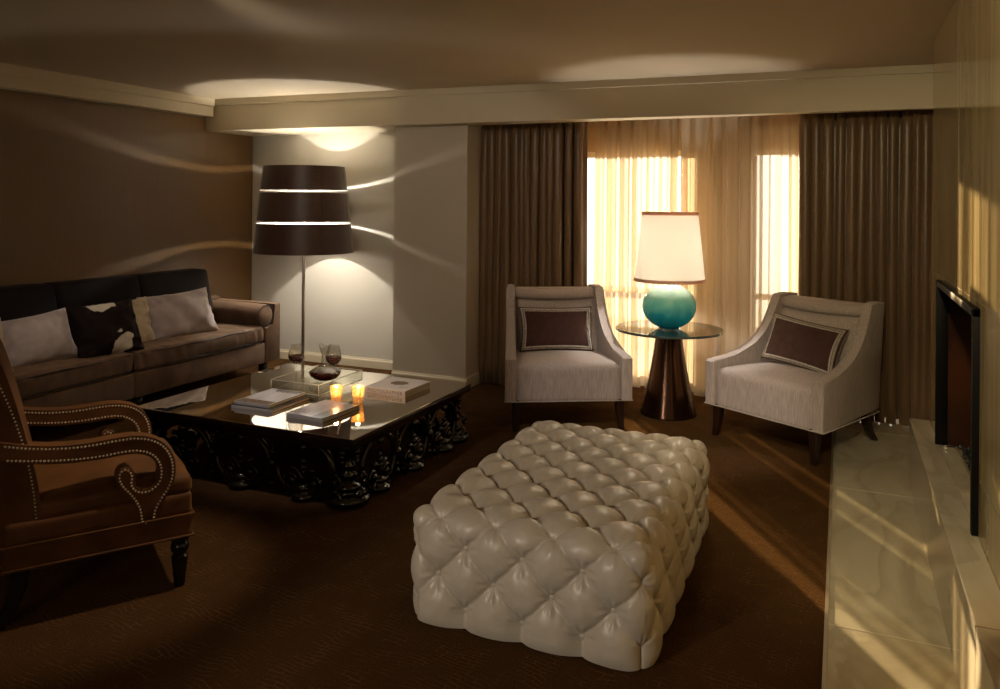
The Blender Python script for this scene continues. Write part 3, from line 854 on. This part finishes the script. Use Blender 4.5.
for k in range(3):
    a = k * 2.094 + .5
    tube(b, [((rad(z) - .01) * math.cos(a), (rad(z) - .01) * math.sin(a), z) for z in (ZS0 + .01, ZS1 - .01)], .004, 6)
    tube(b, [(0, 0, 1.26), ((rad(1.26) - .008) * math.cos(a), (rad(1.26) - .008) * math.sin(a), 1.26)], .004, 6)
obj('spider', b, M['chrome'], fl)
b = BM(); tube(b, [(0, 0, .02), (0, 0, 1.30)], .014, 16); obj('pole', b, M['bronze_pole'], fl)
b = BM(); lathe(b, [(0, 0), (.17, 0), (.17, .012), (.16, .02), (.03, .026), (.02, .05), (0, .05)], 48); obj('base', b, M['bronze_pole'], fl)
b = BM(); lathe(b, [(0, 1.30), (.022, 1.30), (.022, 1.345), (.0, 1.345)], 16); obj('socket', b, M['chrome'], fl)

# ------------------------------------------------------------------ sofa
SY0, SY1, SX0, SX1 = 1.75, 5.42, -5.22, -4.40
YM = 3.915; ARM = .19
sofa = thing('sofa', 'long brown velvet sofa along the brown wall', 'sofa', (-4.8, (SY0 + SY1) / 2, 0))
def S(bm): return rel(sofa, bm)
for y0, y1 in ((SY0 + ARM, YM - .006), (YM + .006, SY1 - ARM)):
    b = BM(); box(b, SX0, SX1, y0, y1, .15, .32, .012, 3); obj('seat_base', S(b), M['sofa_velvet'], sofa)
def wrink(p):
    k = max(0., min(1., (p[0] - (SX1 - .05)) / .05))
    return (p[0] + k * .007 * noise.noise(Vector((p[1] * 30 + p[2] * 7, p[2] * 5, 1.7))), p[1], p[2] + .004 * noise.noise(Vector((p[0] * 4, p[1] * 22, 3.))) * (1 if p[2] > .43 else 0))
for y0, y1 in ((SY0 + ARM, YM - .008), (YM + .008, SY1 - ARM - .005)):
    b = BM(); softbox(b, ((SX0 + .12 + SX1) / 2, (y0 + y1) / 2, .392), (SX1 - SX0 - .12 + .005, y1 - y0, .136), .03, 64, (.012, 0, .022), wrink, .006, 11.)
    c = obj('seat_cushion', S(b), M['sofa_velvet'], sofa, True, False)
    b = BM()
    for z, dx in ((.444, -.006), (.338, -.006)):
        tube(b, [(SX1 + dx + .002 + .012 * (1 - (2 * s / 20 - 1) ** 2), y0 + .03 + (y1 - y0 - .06) * s / 20, z + .004 * math.sin(s)) for s in range(21)], .005, 6)
    obj('piping', S(b), M['piping_dark'], c)
b = BM(); box(b, SX0, SX0 + .16, SY0, SY1, .15, .66, .02, 3); obj('back_frame', S(b), M['sofa_velvet'], sofa)
for y0, y1, sg in ((SY0, SY0 + ARM, -1), (SY1 - ARM, SY1, 1)):
    th = .085
    o_ = [(y0, .15), (y1, .15), (y1, .632), (y1 - th, .632), (y1 - th, .455), (y0, .44)] if sg > 0 else [(y0, .15), (y1, .15), (y1, .44), (y0 + th, .455), (y0 + th, .632), (y0, .632)]
    b = BM(); prism(b, o_, SX0, SX1 + .004, lambda a, c, tt: (tt, a, c), .012, 3)
    obj('arm', S(b), M['sofa_velvet'], sofa)
# bolster roll on the inner side of the arm
for y in (SY1 - .085 - .088,):
    b = BM(); n = 28; rings = []
    prof = [(-.395, .0), (-.395, .05), (-.385, .078), (-.36, .088), (-.2, .094), (0, .096), (.2, .094), (.36, .09), (.385, .08), (.397, .05), (.399, 0.)]
    for x, r in prof:
        rings.append([b.verts.new((-4.80 + x, y + r * 1.12 * math.cos(2 * PI * k / n), .541 + r * 1.06 * math.sin(2 * PI * k / n))) for k in range(n)])
    for a, c in zip(rings, rings[1:]):
        for k in range(n): b.faces.new((a[k], a[(k + 1) % n], c[(k + 1) % n], c[k]))
    bo = obj('bolster', S(b), M['sofa_velvet'], sofa, True, False)
    b = BM(); tube(b, [(-4.80 + .388, y + .091 * math.cos(2 * PI * k / 24), .541 + .086 * math.sin(2 * PI * k / 24)) for k in range(24)], .005, 6, True); obj('piping', S(b), M['piping_dark'], bo)
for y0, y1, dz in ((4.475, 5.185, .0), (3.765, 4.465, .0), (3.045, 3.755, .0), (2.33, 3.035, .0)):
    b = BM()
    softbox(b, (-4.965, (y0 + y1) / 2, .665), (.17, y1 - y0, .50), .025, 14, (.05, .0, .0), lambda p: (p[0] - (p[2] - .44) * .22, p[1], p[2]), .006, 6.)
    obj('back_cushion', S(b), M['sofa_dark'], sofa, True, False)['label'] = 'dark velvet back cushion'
for x in (SX0 + .08, SX1 - .1):
    for y in (SY0 + .1, YM - .1, YM + .1, SY1 - .1):
        b = BM(); loft(b, [((x, y, 0), .025, .025), ((x, y, .155), .032, .032)]); obj('leg', S(b), M['black_wood'], sofa)

def throw(name, label, mtl, px, py, w, h, t_, lean, yaw, roll, seed, cat='throw pillow', wr=.019):
    """upright pillow whose face looks toward +X (room); lean tips the top back"""
    root = thing(name, label, cat, (px, py, .447 + h / 2 * .93), 0, 'pillows along the sofa')
    Rm = Matrix.Rotation(yaw, 3, 'Z') @ Matrix.Rotation(-lean, 3, 'Y') @ Matrix.Rotation(roll, 3, 'X') @ Matrix.Rotation(PI / 2, 3, 'Z')
    b = BM(); pillow(b, w, h, t_, 28, lambda p: Rm @ p, wr, seed, pinch=.09)
    o = obj('cushion_body', b, mtl, root, True, False)
    b = BM(); pts = []
    for i in range(80):
        s = i / 80 * 4; k = int(s) % 4; f = s - int(s); cs = [(-1, -1), (1, -1), (1, 1), (-1, 1)]
        a, c_ = cs[k], cs[(k + 1) % 4]; u, v = a[0] + (c_[0] - a[0]) * f, a[1] + (c_[1] - a[1]) * f
        pts.append(Rm @ Vector((w / 2 * u * (1 - .09 * (1 - v * v)), 0, h / 2 * v * (1 - .09 * (1 - u * u)))))
    tube(b, pts, .0028, 6, True); obj('edge_seam', b, mtl, root)
    return root
throw('throw_pillow', 'silver velvet pillow nearest the sofa arm with the bolster', M['silver_velvet'], -4.67, 4.56, .58, .37, .21, .42, -.25, .06, 1.3)
throw('throw_pillow', 'cream pillow half hidden behind the cowhide pillow', M['cream_velvet'], -4.70, 4.09, .42, .35, .12, .34, -.15, .05, 5.2)
throw('cowhide_pillow', 'black and white cowhide pillow in the middle of the sofa', M['cowhide'], -4.565, 3.82, .46, .38, .18, .42, -.2, .03, 9.1)
throw('throw_pillow', 'large silver velvet pillow left of the cowhide pillow', M['silver_velvet'], -4.69, 3.39, .50, .34, .22, .42, -.2, .10, 2.7)
throw('throw_pillow', 'cream pillow cut by the left edge of the photo', M['cream_velvet'], -4.60, 2.925, .44, .35, .15, .36, -.1, .05, 6.4)

# ------------------------------------------------------------------ brown armchair (nailhead trim)
BR = math.radians(146.)
bc = thing('nailhead_armchair', 'brown velvet scroll-arm armchair with nailhead trim, facing the coffee table', 'armchair', (-2.722, 2.250, 0), BR)
Rz = Matrix.Rotation(BR, 3, 'Z')
def near_plane(u, v, lx=-.31):
    """photo pixel -> (y,z) on the vertical plane of the near arm"""
    n = Rz @ Vector((1, 0, 0)); p0 = Vector(bc.location) + n * lx
    d = ray(u, v); tt = (p0 - CAM).dot(n) / d.dot(n)
    q = Rz.transposed() @ (CAM + d * tt - Vector(bc.location))
    return q.y, q.z
crop = [(-40, 200), (22, 207), (80, 212), (150, 212), (220, 205), (290, 191), (340, 185), (385, 192), (415, 212), (432, 245), (433, 285), (422, 315), (403, 345), (388, 370), (383, 405),
        (343, 410), (340, 380), (333, 358), (315, 335), (295, 318), (285, 298), (287, 278), (300, 264), (318, 263), (331, 275), (333, 293), (330, 306), (338, 316), (352, 320), (372, 314),
        (387, 298), (391, 275), (385, 253), (370, 238), (345, 230), (310, 232), (260, 243), (200, 252), (120, 257), (38, 257), (-40, 255)]
armo = [near_plane(x / 2.46, 360 + y / 2.46) for x, y in crop]
arms = smoothed(armo, 2)
def inset(poly, d):
    n = len(poly); ar = sum(poly[i][0] * poly[(i + 1) % n][1] - poly[(i + 1) % n][0] * poly[i][1] for i in range(n))
    o = []
    for i in range(n):
        a, c = poly[i - 1], poly[(i + 1) % n]
        dx, dy = c[0] - a[0], c[1] - a[1]; l = math.hypot(dx, dy) or 1
        nx, ny = (-dy / l, dx / l) if ar > 0 else (dy / l, -dx / l)
        o.append((poly[i][0] + nx * d, poly[i][1] + ny * d))
    return o
zmin = min(p[1] for p in arms)
ymax = max(p[0] for p in arms)
nailpath = inset(arms, .011)
def resample(path, step):
    out = []; acc = 0.
    for a, c in zip(path, path[1:] + path[:1]):
        l = math.hypot(c[0] - a[0], c[1] - a[1]); d = step - acc
        while d <= l:
            out.append((a[0] + (c[0] - a[0]) * d / l, a[1] + (c[1] - a[1]) * d / l)); d += step
        acc = (acc + l) % step
    return out
nails = [p for p in resample(nailpath, .0125) if p[1] > zmin + .012 and p[0] < ymax - .06]
AT = .062
for x0 in (-.31, .31 - AT):
    b = BM(); prism(b, arms, x0, x0 + AT, lambda a, c, tt: (tt, a, c), .004, 2)
    arm = obj('arm', b, M['armchair_velvet'], bc)
    b = BM()
    for y, z in nails:
        ball(b, (x0 - .0005, y, z), .0046, 1, (.6, 1, 1)); ball(b, (x0 + AT + .0005, y, z), .0038, 1, (.6, 1, 1))
    o = obj('nailhead_trim', b, M['nail'], arm); o['label'] = 'brass nailhead trim'; o['kind'] = 'stuff'
b = BM(); softbox(b, (0, .015, .245), (.62, .63, .09), .012, 10); obj('apron', b, M['armchair_velvet'], bc, True, False)
b = BM(); softbox(b, (0, .015, .325), (.612, .622, .09), .02, 12, (0, 0, .0)); obj('seat_deck', b, M['armchair_velvet'], bc, True, False)
b = BM(); softbox(b, (0, -.03, .395), (.602, .535, .08), .03, 20, (.0, .006, .05), None, .004, 7.); sc_ = obj('seat_cushion', b, M['armchair_velvet'], bc, True, False)
b = BM()
for z, e in ((.205, .311), (.288, .311)):
    tube(b, [(-e, -.301, z), (e, -.301, z), (e, .331, z), (-e, .331, z)], .0045, 6, True)
obj('welt', b, M['armchair_velvet'], bc)
bo = [(.20, .30), (.215, .45), (.235, .55), (.26, .66), (.29, .78), (.325, .90), (.35, .96), (.39, .985), (.45, .97), (.46, .92), (.43, .78), (.40, .60), (.37, .40), (.345, .21), (.30, .205)]
bos = smoothed(bo, 1)
b = BM(); prism(b, bos, -.292, .292, lambda a, c, tt: (tt, a, c), .02, 3); bk = obj('backrest', b, M['armchair_velvet'], bc)
b = BM()
for k in range(44):
    f = k / 43; z = .33 + .58 * f
    y = .205 + .12 * f * f + .02 + .02 * f
    for s in (-1, 1): ball(b, (s * .2925, y, z), .0038, 1, (.6, 1, 1))
o = obj('nailhead_trim', b, M['nail'], bk); o['label'] = 'brass nailhead trim'; o['kind'] = 'stuff'
for s in (-1, 1):
    b = BM(); lathe(b, [(0, 0), (.018, 0), (.021, .01), (.024, .05), (.030, .1), (.031, .115), (.022, .125), (.03, .135), (.035, .152), (.03, .168), (.022, .174), (.034, .18), (.036, .205), (0, .205)], 24, (s * .265, -.258, 0)); obj('front_leg', b, M['black_wood'], bc)
    b = BM(); loft(b, [((s * .27, .275, .21), .03, .03), ((s * .27, .28, .14), .028, .028), ((s * .27, .305, .06), .024, .025), ((s * .27, .345, 0), .021, .022)]); obj('rear_leg', b, M['black_wood'], bc)

# ------------------------------------------------------------------ coffee table
CTX0, CTX1, CTY0, CTY1, CTZ = -3.60, -2.155, 3.20, 4.515, .35
ct = thing('coffee_table', 'large black lacquer coffee table with carved openwork base and mirrored top', 'coffee table', ((CTX0 + CTX1) / 2, (CTY0 + CTY1) / 2, 0))
cx, cy = ct.location.x, ct.location.y
HX, HY = (CTX1 - CTX0) / 2, (CTY1 - CTY0) / 2
b = BM(); box(b, -HX, HX, -HY, HY, CTZ - .008, CTZ, .002, 1); obj('mirror_top', b, M['mirror'], ct)['label'] = 'bronze mirrored glass top'
b = BM(); box(b, -HX + .002, HX - .002, -HY + .002, HY - .002, .302, CTZ - .0085, .004); obj('top_frame', b, M['rim_wood'], ct)
def spiral(cx_, cz_, r0_, r1_, a0, turns, n=28, sgn=1):
    return [(cx_ + (r0_ + (r1_ - r0_) * i / n) * math.cos(a0 + sgn * turns * 2 * PI * i / n), cz_ + (r0_ + (r1_ - r0_) * i / n) * math.sin(a0 + sgn * turns * 2 * PI * i / n)) for i in range(n + 1)]
def carved_side(length, cells):
    """openwork panel in local (s, depth d, z), s from -length/2 to length/2"""
    bm = BM(); w = length / cells
    V = lambda s, z, d=0.: (s, d, z)
    def tb(pts2, r, d=0., seg=8): tube(bm, [V(s, z, d) for s, z in pts2], r, seg)
    box(bm, -length / 2, length / 2, -.02, .02, .275, .303, .004)
    for k in range(cells):
        c = -length / 2 + w * (k + .5)
        # oval ring arch
        n = 40
        ring = [(c + w * .44 * math.cos(2 * PI * i / n), .155 + .135 * math.sin(2 * PI * i / n)) for i in range(n)]
        tube(bm, [V(s, z) for s, z in ring], .017, 10, True)
        # scrolls in the ring
        for sg in (-1, 1):
            sp = spiral(c + sg * w * .165, .088, .062, .010, PI / 2, 1.6, 34, sg)
            rr = [.016 - .007 * i / 34 for i in range(35)]
            tube(bm, [V(s, z, -.006) for s, z in sp], rr, 8)
            ball(bm, V(c + sg * w * .165, .088, -.01), .021, 2)
        for i, (z, r) in enumerate(((.135, .016), (.162, .020), (.19, .013), (.262, .022))):
            ball(bm, V(c, z, -.008), r, 2)
        # bulbous foot under the ring
        lathe(bm, [(0, 0), (.05, 0), (.064, .008), (.068, .022), (.058, .036), (.035, .044), (.045, .055), (.04, .07), (.02, .08), (0, .082)], 24, V(c, 0))
        for sg in (-1, 1):
            sp = spiral(c + sg * .085, .032, .030, .006, -PI / 2, 1.5, 26, sg)
            tube(bm, [V(s, z, -.004) for s, z in sp], [.011 - .005 * i / 26 for i in range(27)], 8)
        if k:
            q = c - w / 2
            for z, r in ((.05, .016), (.085, .012), (.155, .026), (.21, .016), (.245, .013)): ball(bm, V(q, z, -.004), r, 2)
            tube(bm, [V(q, .06), V(q, .28)], .008, 8)
    return bm
ins = .045
for (length, cells, px, py, rz) in ((2 * HX - .24, 3, 0, -HY + ins, 0), (2 * HX - .24, 3, 0, HY - ins, PI), (2 * HY - .24, 3, HX - ins, 0, PI / 2), (2 * HY - .24, 3, -HX + ins, 0, -PI / 2)):
    bm = carved_side(length, cells)
    bmesh.ops.transform(bm, matrix=Matrix.Translation((px, py, 0)) @ Matrix.Rotation(rz, 4, 'Z'), verts=bm.verts[:])
    obj('carved_panel', bm, M['lacquer'], ct, True, False)
def corner_leg(px, py, ax, ay):
    bm = BM()
    lathe(bm, [(0, 0), (.088, 0), (.108, .008), (.114, .026), (.106, .045), (.072, .06), (.058, .066), (.068, .08), (.062, .1), (.038, .112), (.034, .12), (.052, .135), (.05, .155), (.032, .166), (.043, .18), (.04, .2), (.03, .21), (.036, .24), (.06, .275), (.075, .302), (0, .302)], 32, (px, py, 0))
    for sx, sy in ((ax, 0), (0, ay)):
        for z0_, r_ in ((.05, .035), (.14, .026)):
            sp = spiral(0, 0, r_, .006, PI / 2, 1.5, 26, 1)
            tube(bm, [(px + sx * (.092) + (s if sx == 0 else 0), py + sy * (.092) + (s if sy == 0 else 0), z0_ + z) for s, z in sp], [.011 - .005 * i / 26 for i in range(27)], 8)
        for z_, r_ in ((.215, .014), (.24, .011), (.262, .018)): ball(bm, (px + sx * .05, py + sy * .05, z_), r_, 2)
    obj('carved_leg', bm, M['lacquer'], ct, True, False)
for sx in (-1, 1):
    for sy in (-1, 1): corner_leg(sx * (HX - .09), sy * (HY - .09), sx, sy)

# ------------------------------------------------------------------ things on the coffee table
Z = CTZ
def book(label, loc, w, d, th, spine, boards, rz=0., art=None):
    """picture book lying flat, spine on its near side; origin at its near left corner"""
    root = thing('book', label, 'book', loc, rz, 'books on the coffee table')
    b = BM(); box(b, .003, w - .004, .004, d - .004, .0025, th - .0025); obj('page_block', b, M['paper'], root, False)
    for z0 in (0, th - .0025):
        b = BM(); box(b, 0, w, .0026, d, z0, z0 + .0025, .0006, 1); obj('cover_board', b, boards, root, False)
    b = BM(); box(b, 0, w, 0, .0025, .0004, th - .0004, .0006, 1); obj('spine', b, spine, root, False)
    if art:
        b = BM(); box(b, .002, w - .002, .003, d - .002, th, th + .0006); obj('cover_print', b, art, root, False)
    return root
book('larger black-edged book under the left pair on the coffee table', (-3.105, 3.412, Z), .285, .335, .0165, M['cover_white'], M['cover_black'])
bk1 = book('smaller pale-covered book lying on top of the left pair on the coffee table', (-3.105, 3.435, Z + .0167), .245, .325, .0165, M['cover_white'], M['cover_black'], .01, M['cover_photo_2'])
def text(body, size, parent, loc, rot, material, ext=.0004, name='title', align='CENTER', sx=1.):
    cu = bpy.data.curves.new(name, 'FONT'); cu.body = body; cu.size = size; cu.extrude = ext; cu.align_x = align; cu.align_y = 'CENTER'
    cu.resolution_u = 3
    cu.materials.append(material)
    tmp = bpy.data.objects.new(name + '_curve', cu); COL.objects.link(tmp)
    me = bpy.data.meshes.new_from_object(tmp.evaluated_get(bpy.context.evaluated_depsgraph_get()))
    bpy.data.objects.remove(tmp); bpy.data.curves.remove(cu)
    if not me.materials: me.materials.append(material)
    o = bpy.data.objects.new(name, me); COL.objects.link(o); o.parent = parent; o.location = loc; o.rotation_euler = rot; o.scale = (sx, 1, 1)
    return o
b = BM(); box(b, .06, .235, .285, .315, .0171, .0175)
for k in range(7): box(b, .075 + k * .022, .075 + k * .022 + .012, .262 + .004 * (k % 2), .282, .0171, .0175)
obj('title_band', b, M['cover_black'], bk1, False)
b = BM(); box(b, .01, .232, .004, .07, .0171, .0174); obj('cover_stripe', b, M['ink_brown'], bk1, False)
bk2 = book('single dark book with pale streaked cover in front of the two candles', (-2.703, 3.385, Z), .245, .32, .024, M['cover_white'], M['cover_black'], -.06, M['cover_photo'])
b = BM(); box(b, .165, .242, .005, .316, .0246, .0250); obj('cover_stripe', b, M['cover_black'], bk2, False)
pb = book('thick cream photography book with lettered spine, alone at the right of the table', (-2.632, 4.03, Z), .285, .30, .036, M['cover_cream'], M['cover_cream'], -.03)
title = text('PHOTOGRAPHER', .031, pb, (.1425, -.0006, .018), (PI / 2, 0, 0), M['ink'], sx=1.02)
b = BM()
lathe(b, [(0, .0362), (1, .0362), (1, .0366), (0, .0366)], 40)
for v in b.verts:
    a = math.atan2(v.co.y, v.co.x); rr = math.hypot(v.co.x, v.co.y) * (.8 + .2 * abs(math.cos(a * 4)))
    v.co.x = .14 + .062 * rr * math.cos(a); v.co.y = .165 + .05 * rr * math.sin(a)
obj('cover_emblem', b, M['ink_brown'], pb, False)
b = BM()
for y_, w_ in ((.08, .045), (.055, .03)): box(b, .2, .2 + w_, y_, y_ + .007, .0361, .0364)
obj('cover_lines', b, M['ink'], pb, False)

# acrylic tray
tr = thing('serving_tray', 'clear acrylic serving tray holding the decanter and the glasses', 'tray', (-2.945, 3.985, Z))
tw, td, th_ = .345, .45, .085
b = BM(); box(b, -tw / 2, tw / 2, -td / 2, td / 2, .022, .030); obj('tray_base', b, M['acrylic'], tr, False)
for x0, x1, y0, y1 in ((-tw / 2, tw / 2, -td / 2, -td / 2 + .008), (-tw / 2, tw / 2, td / 2 - .008, td / 2), (-tw / 2, -tw / 2 + .008, -td / 2 + .008, td / 2 - .008), (tw / 2 - .008, tw / 2, -td / 2 + .008, td / 2 - .008)):
    b = BM(); box(b, x0, x1, y0, y1, .030, th_); w_ = obj('tray_side', b, M['acrylic'], tr, False)
b = BM()
for z_ in (th_, .026):
    tube(b, [(-tw / 2, -td / 2, z_), (tw / 2, -td / 2, z_), (tw / 2, td / 2, z_), (-tw / 2, td / 2, z_)], .0026, 6, True)
for sx in (-1, 1):
    for sy in (-1, 1): tube(b, [(sx * tw / 2, sy * td / 2, .022), (sx * tw / 2, sy * td / 2, th_)], .0026, 6)
obj('edge_highlight', b, M['acrylic_edge'], tr)['label'] = 'pale highlight rods along the acrylic edges'  # opaque pale rods imitate the glints on the clear edges
for sx in (-1, 1):
    for sy in (-1, 1):
        b = BM(); box(b, sx * (tw / 2 - .03) - .018, sx * (tw / 2 - .03) + .018, sy * (td / 2 - .03) - .018, sy * (td / 2 - .03) + .018, 0, .022, .002); obj('tray_foot', b, M['acrylic'], tr, False)
ZT = Z + .030
dc = thing('wine_decanter', 'flat-bottomed glass decanter of red wine on the acrylic tray', 'decanter', (-2.965, 4.085, ZT))
outer = [(0, .002), (.045, .002), (.072, .012), (.094, .032), (.101, .048), (.096, .06), (.07, .074), (.042, .09), (.026, .112), (.021, .138), (.022, .16), (.03, .182), (.04, .205)]
inner = [(r - .0025 if r > .004 else 0, z + .0015) for r, z in outer[1:]][::-1]
b = BM(); lathe(b, outer + inner + [(0, .0035)], 48)
for v in b.verts:
    if v.co.z > .165: v.co.z += .018 * (v.co.x / .034) ** 2 * ((v.co.z - .165) / .04)
obj('decanter_body', b, M['stemware'], dc)
b = BM(); lathe(b, [(0, .004), (.044, .004), (.070, .014), (.0915, .033), (.0982, .048), (.0935, .0585), (.0, .0585)], 48); obj('wine', b, M['wine'], dc)['label'] = 'dark red wine'
def wine_glass(label, loc):
    g = thing('wine_glass', label, 'wine glass', loc, 0, 'wine glasses on the tray')
    o_ = [(0, .0), (.038, .0), (.039, .002), (.02, .006), (.006, .012), (.0038, .03), (.0036, .10), (.006, .112), (.025, .124), (.043, .145), (.0495, .165), (.047, .19), (.039, .222), (.034, .24)]
    i_ = [(.0332, .24), (.038, .222), (.046, .19), (.0483, .165), (.042, .1465), (.024, .1265), (.0, .118)]
    b = BM(); lathe(b, o_ + i_, 36); obj('bowl', b, M['stemware'], g)
    b = BM(); lathe(b, [(0, .119), (.023, .1275), (.041, .1475), (.0472, .164), (.0462, .172), (0, .172)], 36); obj('wine', b, M['wine'], g)['label'] = 'red wine'
    return g
g1 = wine_glass('wine glass of red wine at the left corner of the tray', (-3.062, 3.925, ZT))
dup(g1, (-2.842, 4.00, ZT), .3, 'wine glass of red wine standing in front of the decanter')
def candle(label, loc):
    c = thing('votive_candle', label, 'candle', loc, 0, 'lit votive candles')
    b = BM(); lathe(b, [(0, .0), (.026, .0), (.027, .006), (.035, .085), (.038, .098), (.0355, .098), (.0325, .085), (.0245, .009), (0, .009)], 36); obj('glass_cup', b, M['votive'], c)
    b = BM(); lathe(b, [(0, .01), (.024, .01), (.0275, .046), (0, .048)], 24); obj('wax', b, M['wax'], c)
    b = BM(); lathe(b, [(0, .05), (.005, .056), (.008, .066), (.006, .08), (.0025, .092), (0, .10)], 16); obj('flame', b, M['flame'], c)
    return c
CA = [(-2.635, 3.74), (-2.518, 3.785)]
c1 = candle('lit amber votive candle closest to the single photo book', (*CA[0], Z))
dup(c1, (*CA[1], Z), .7, 'lit amber votive candle closest to the thick cream book')

# ------------------------------------------------------------------ lights
def point(name, loc, power, col, r=.03):
    l = bpy.data.lights.new(name, 'POINT'); l.energy = power; l.color = col; l.shadow_soft_size = r
    o = bpy.data.objects.new(name, l); COL.objects.link(o); o.location = loc; return o
point('floor_lamp_bulb', (LX, LY, 1.46), 44, (1., .93, .82), .018)
point('table_lamp_bulb', (TX, TY, TZ + .56), 28, (1., .95, .89), .03)
for c in CA: point('candle_light', (*c, Z + .115), .6, (1., .66, .34), .01)
def spot(name, loc, target, power, col, ang, r=.06, blend=.6):
    l = bpy.data.lights.new(name, 'SPOT'); l.energy = power; l.color = col; l.spot_size = math.radians(ang); l.spot_blend = blend; l.shadow_soft_size = r
    o = bpy.data.objects.new(name, l); COL.objects.link(o); o.location = loc
    o.rotation_euler = (Vector(target) - Vector(loc)).to_track_quat('-Z', 'Y').to_euler(); return o
# unseen fill lights added to brighten the room, behind the camera and overhead
point('fill_point_behind', (-1.5, -1.6, 1.35), 26, (1., .84, .64), .15)  # added soft fill for surfaces facing the camera, no lamp stands here
spot('fill_spot_behind', (-2.3, -1.2, 1.6), (-1.10, 2.6, .2), 195, (1., .87, .70), 26, .06)  # added fill aimed at the ottoman front
spot('fill_spot_overhead', (-1.1, 2.9, 2.38), (-1.08, 5.0, .35), 125, (1., .87, .76), 40, .08)  # this and the following spots are added overhead fill without fixtures
spot('fill_spot_overhead', (-.95, 5.0, 2.38), (-1.0, 3.25, .3), 62, (1., .85, .64), 52, .16)
spot('fill_spot_overhead', (-2.5, 2.6, 2.38), (-3.05, 5.69, 1.35), 64, (1., .86, .68), 62, .12)
spot('fill_spot_overhead', (-1.75, 2.9, 2.38), (-2.62, 2.3, .40), 105, (1., .80, .56), 36, .06)
spot('fill_spot_overhead', (-3.4, 2.7, 2.38), (-4.5, 4.1, .35), 40, (1., .82, .66), 52, .06)
spot('fill_spot_overhead', (-2.75, 3.0, 2.38), (-2.8, 3.75, .35), 60, (1., .90, .80), 44, .05)
spot('fill_spot_overhead', (-.05, 1.0, 2.36), (.45, 3.7, 1.15), 190, (1., .82, .48), 62, .10)

sun = bpy.data.lights.new('sun', 'SUN'); sun.energy = 25.; sun.color = (1., .75, .44); sun.angle = math.radians(.6)
so = bpy.data.objects.new('sun', sun); COL.objects.link(so)
so.rotation_euler = Vector((.52, -.854, -.092)).to_track_quat('-Z', 'Y').to_euler()

w = bpy.data.worlds.new('evening_sky'); SC.world = w; w.use_nodes = True; nt = w.node_tree
bg = nt.nodes['Background']
tc = nt.nodes.new('ShaderNodeTexCoord'); sp = nt.nodes.new('ShaderNodeSeparateXYZ'); nt.links.new(tc.outputs['Generated'], sp.inputs[0])
r = ramp(nt, [(.0, (.75, .46, .2)), (.40, (.85, .56, .27)), (.46, (1., .90, .74)), (.6, (1., .96, .89)), (1., (.7, .8, 1.))])
mp_ = N(nt, 'ShaderNodeMath', operation='MULTIPLY_ADD'); mp_.inputs[1].default_value = .5; mp_.inputs[2].default_value = .5
nt.links.new(sp.outputs['Z'], mp_.inputs[0]); nt.links.new(mp_.outputs[0], r.inputs[0]); nt.links.new(r.outputs[0], bg.inputs[0])
bg.inputs[1].default_value = 2.2

# ------------------------------------------------------------------ view
SC.view_settings.view_transform = 'Standard'; SC.view_settings.look = 'None'
SC.view_settings.exposure = .1; SC.view_settings.gamma = 1.; SC.view_settings.use_curve_mapping = False
SC.cycles.max_bounces = 10; SC.cycles.transparent_max_bounces = 16; SC.cycles.diffuse_bounces = 5; SC.cycles.glossy_bounces = 5
SC.cycles.sample_clamp_indirect = 6.; SC.cycles.use_denoising = True
SC.cycles.caustics_refractive = False; SC.cycles.caustics_reflective = False
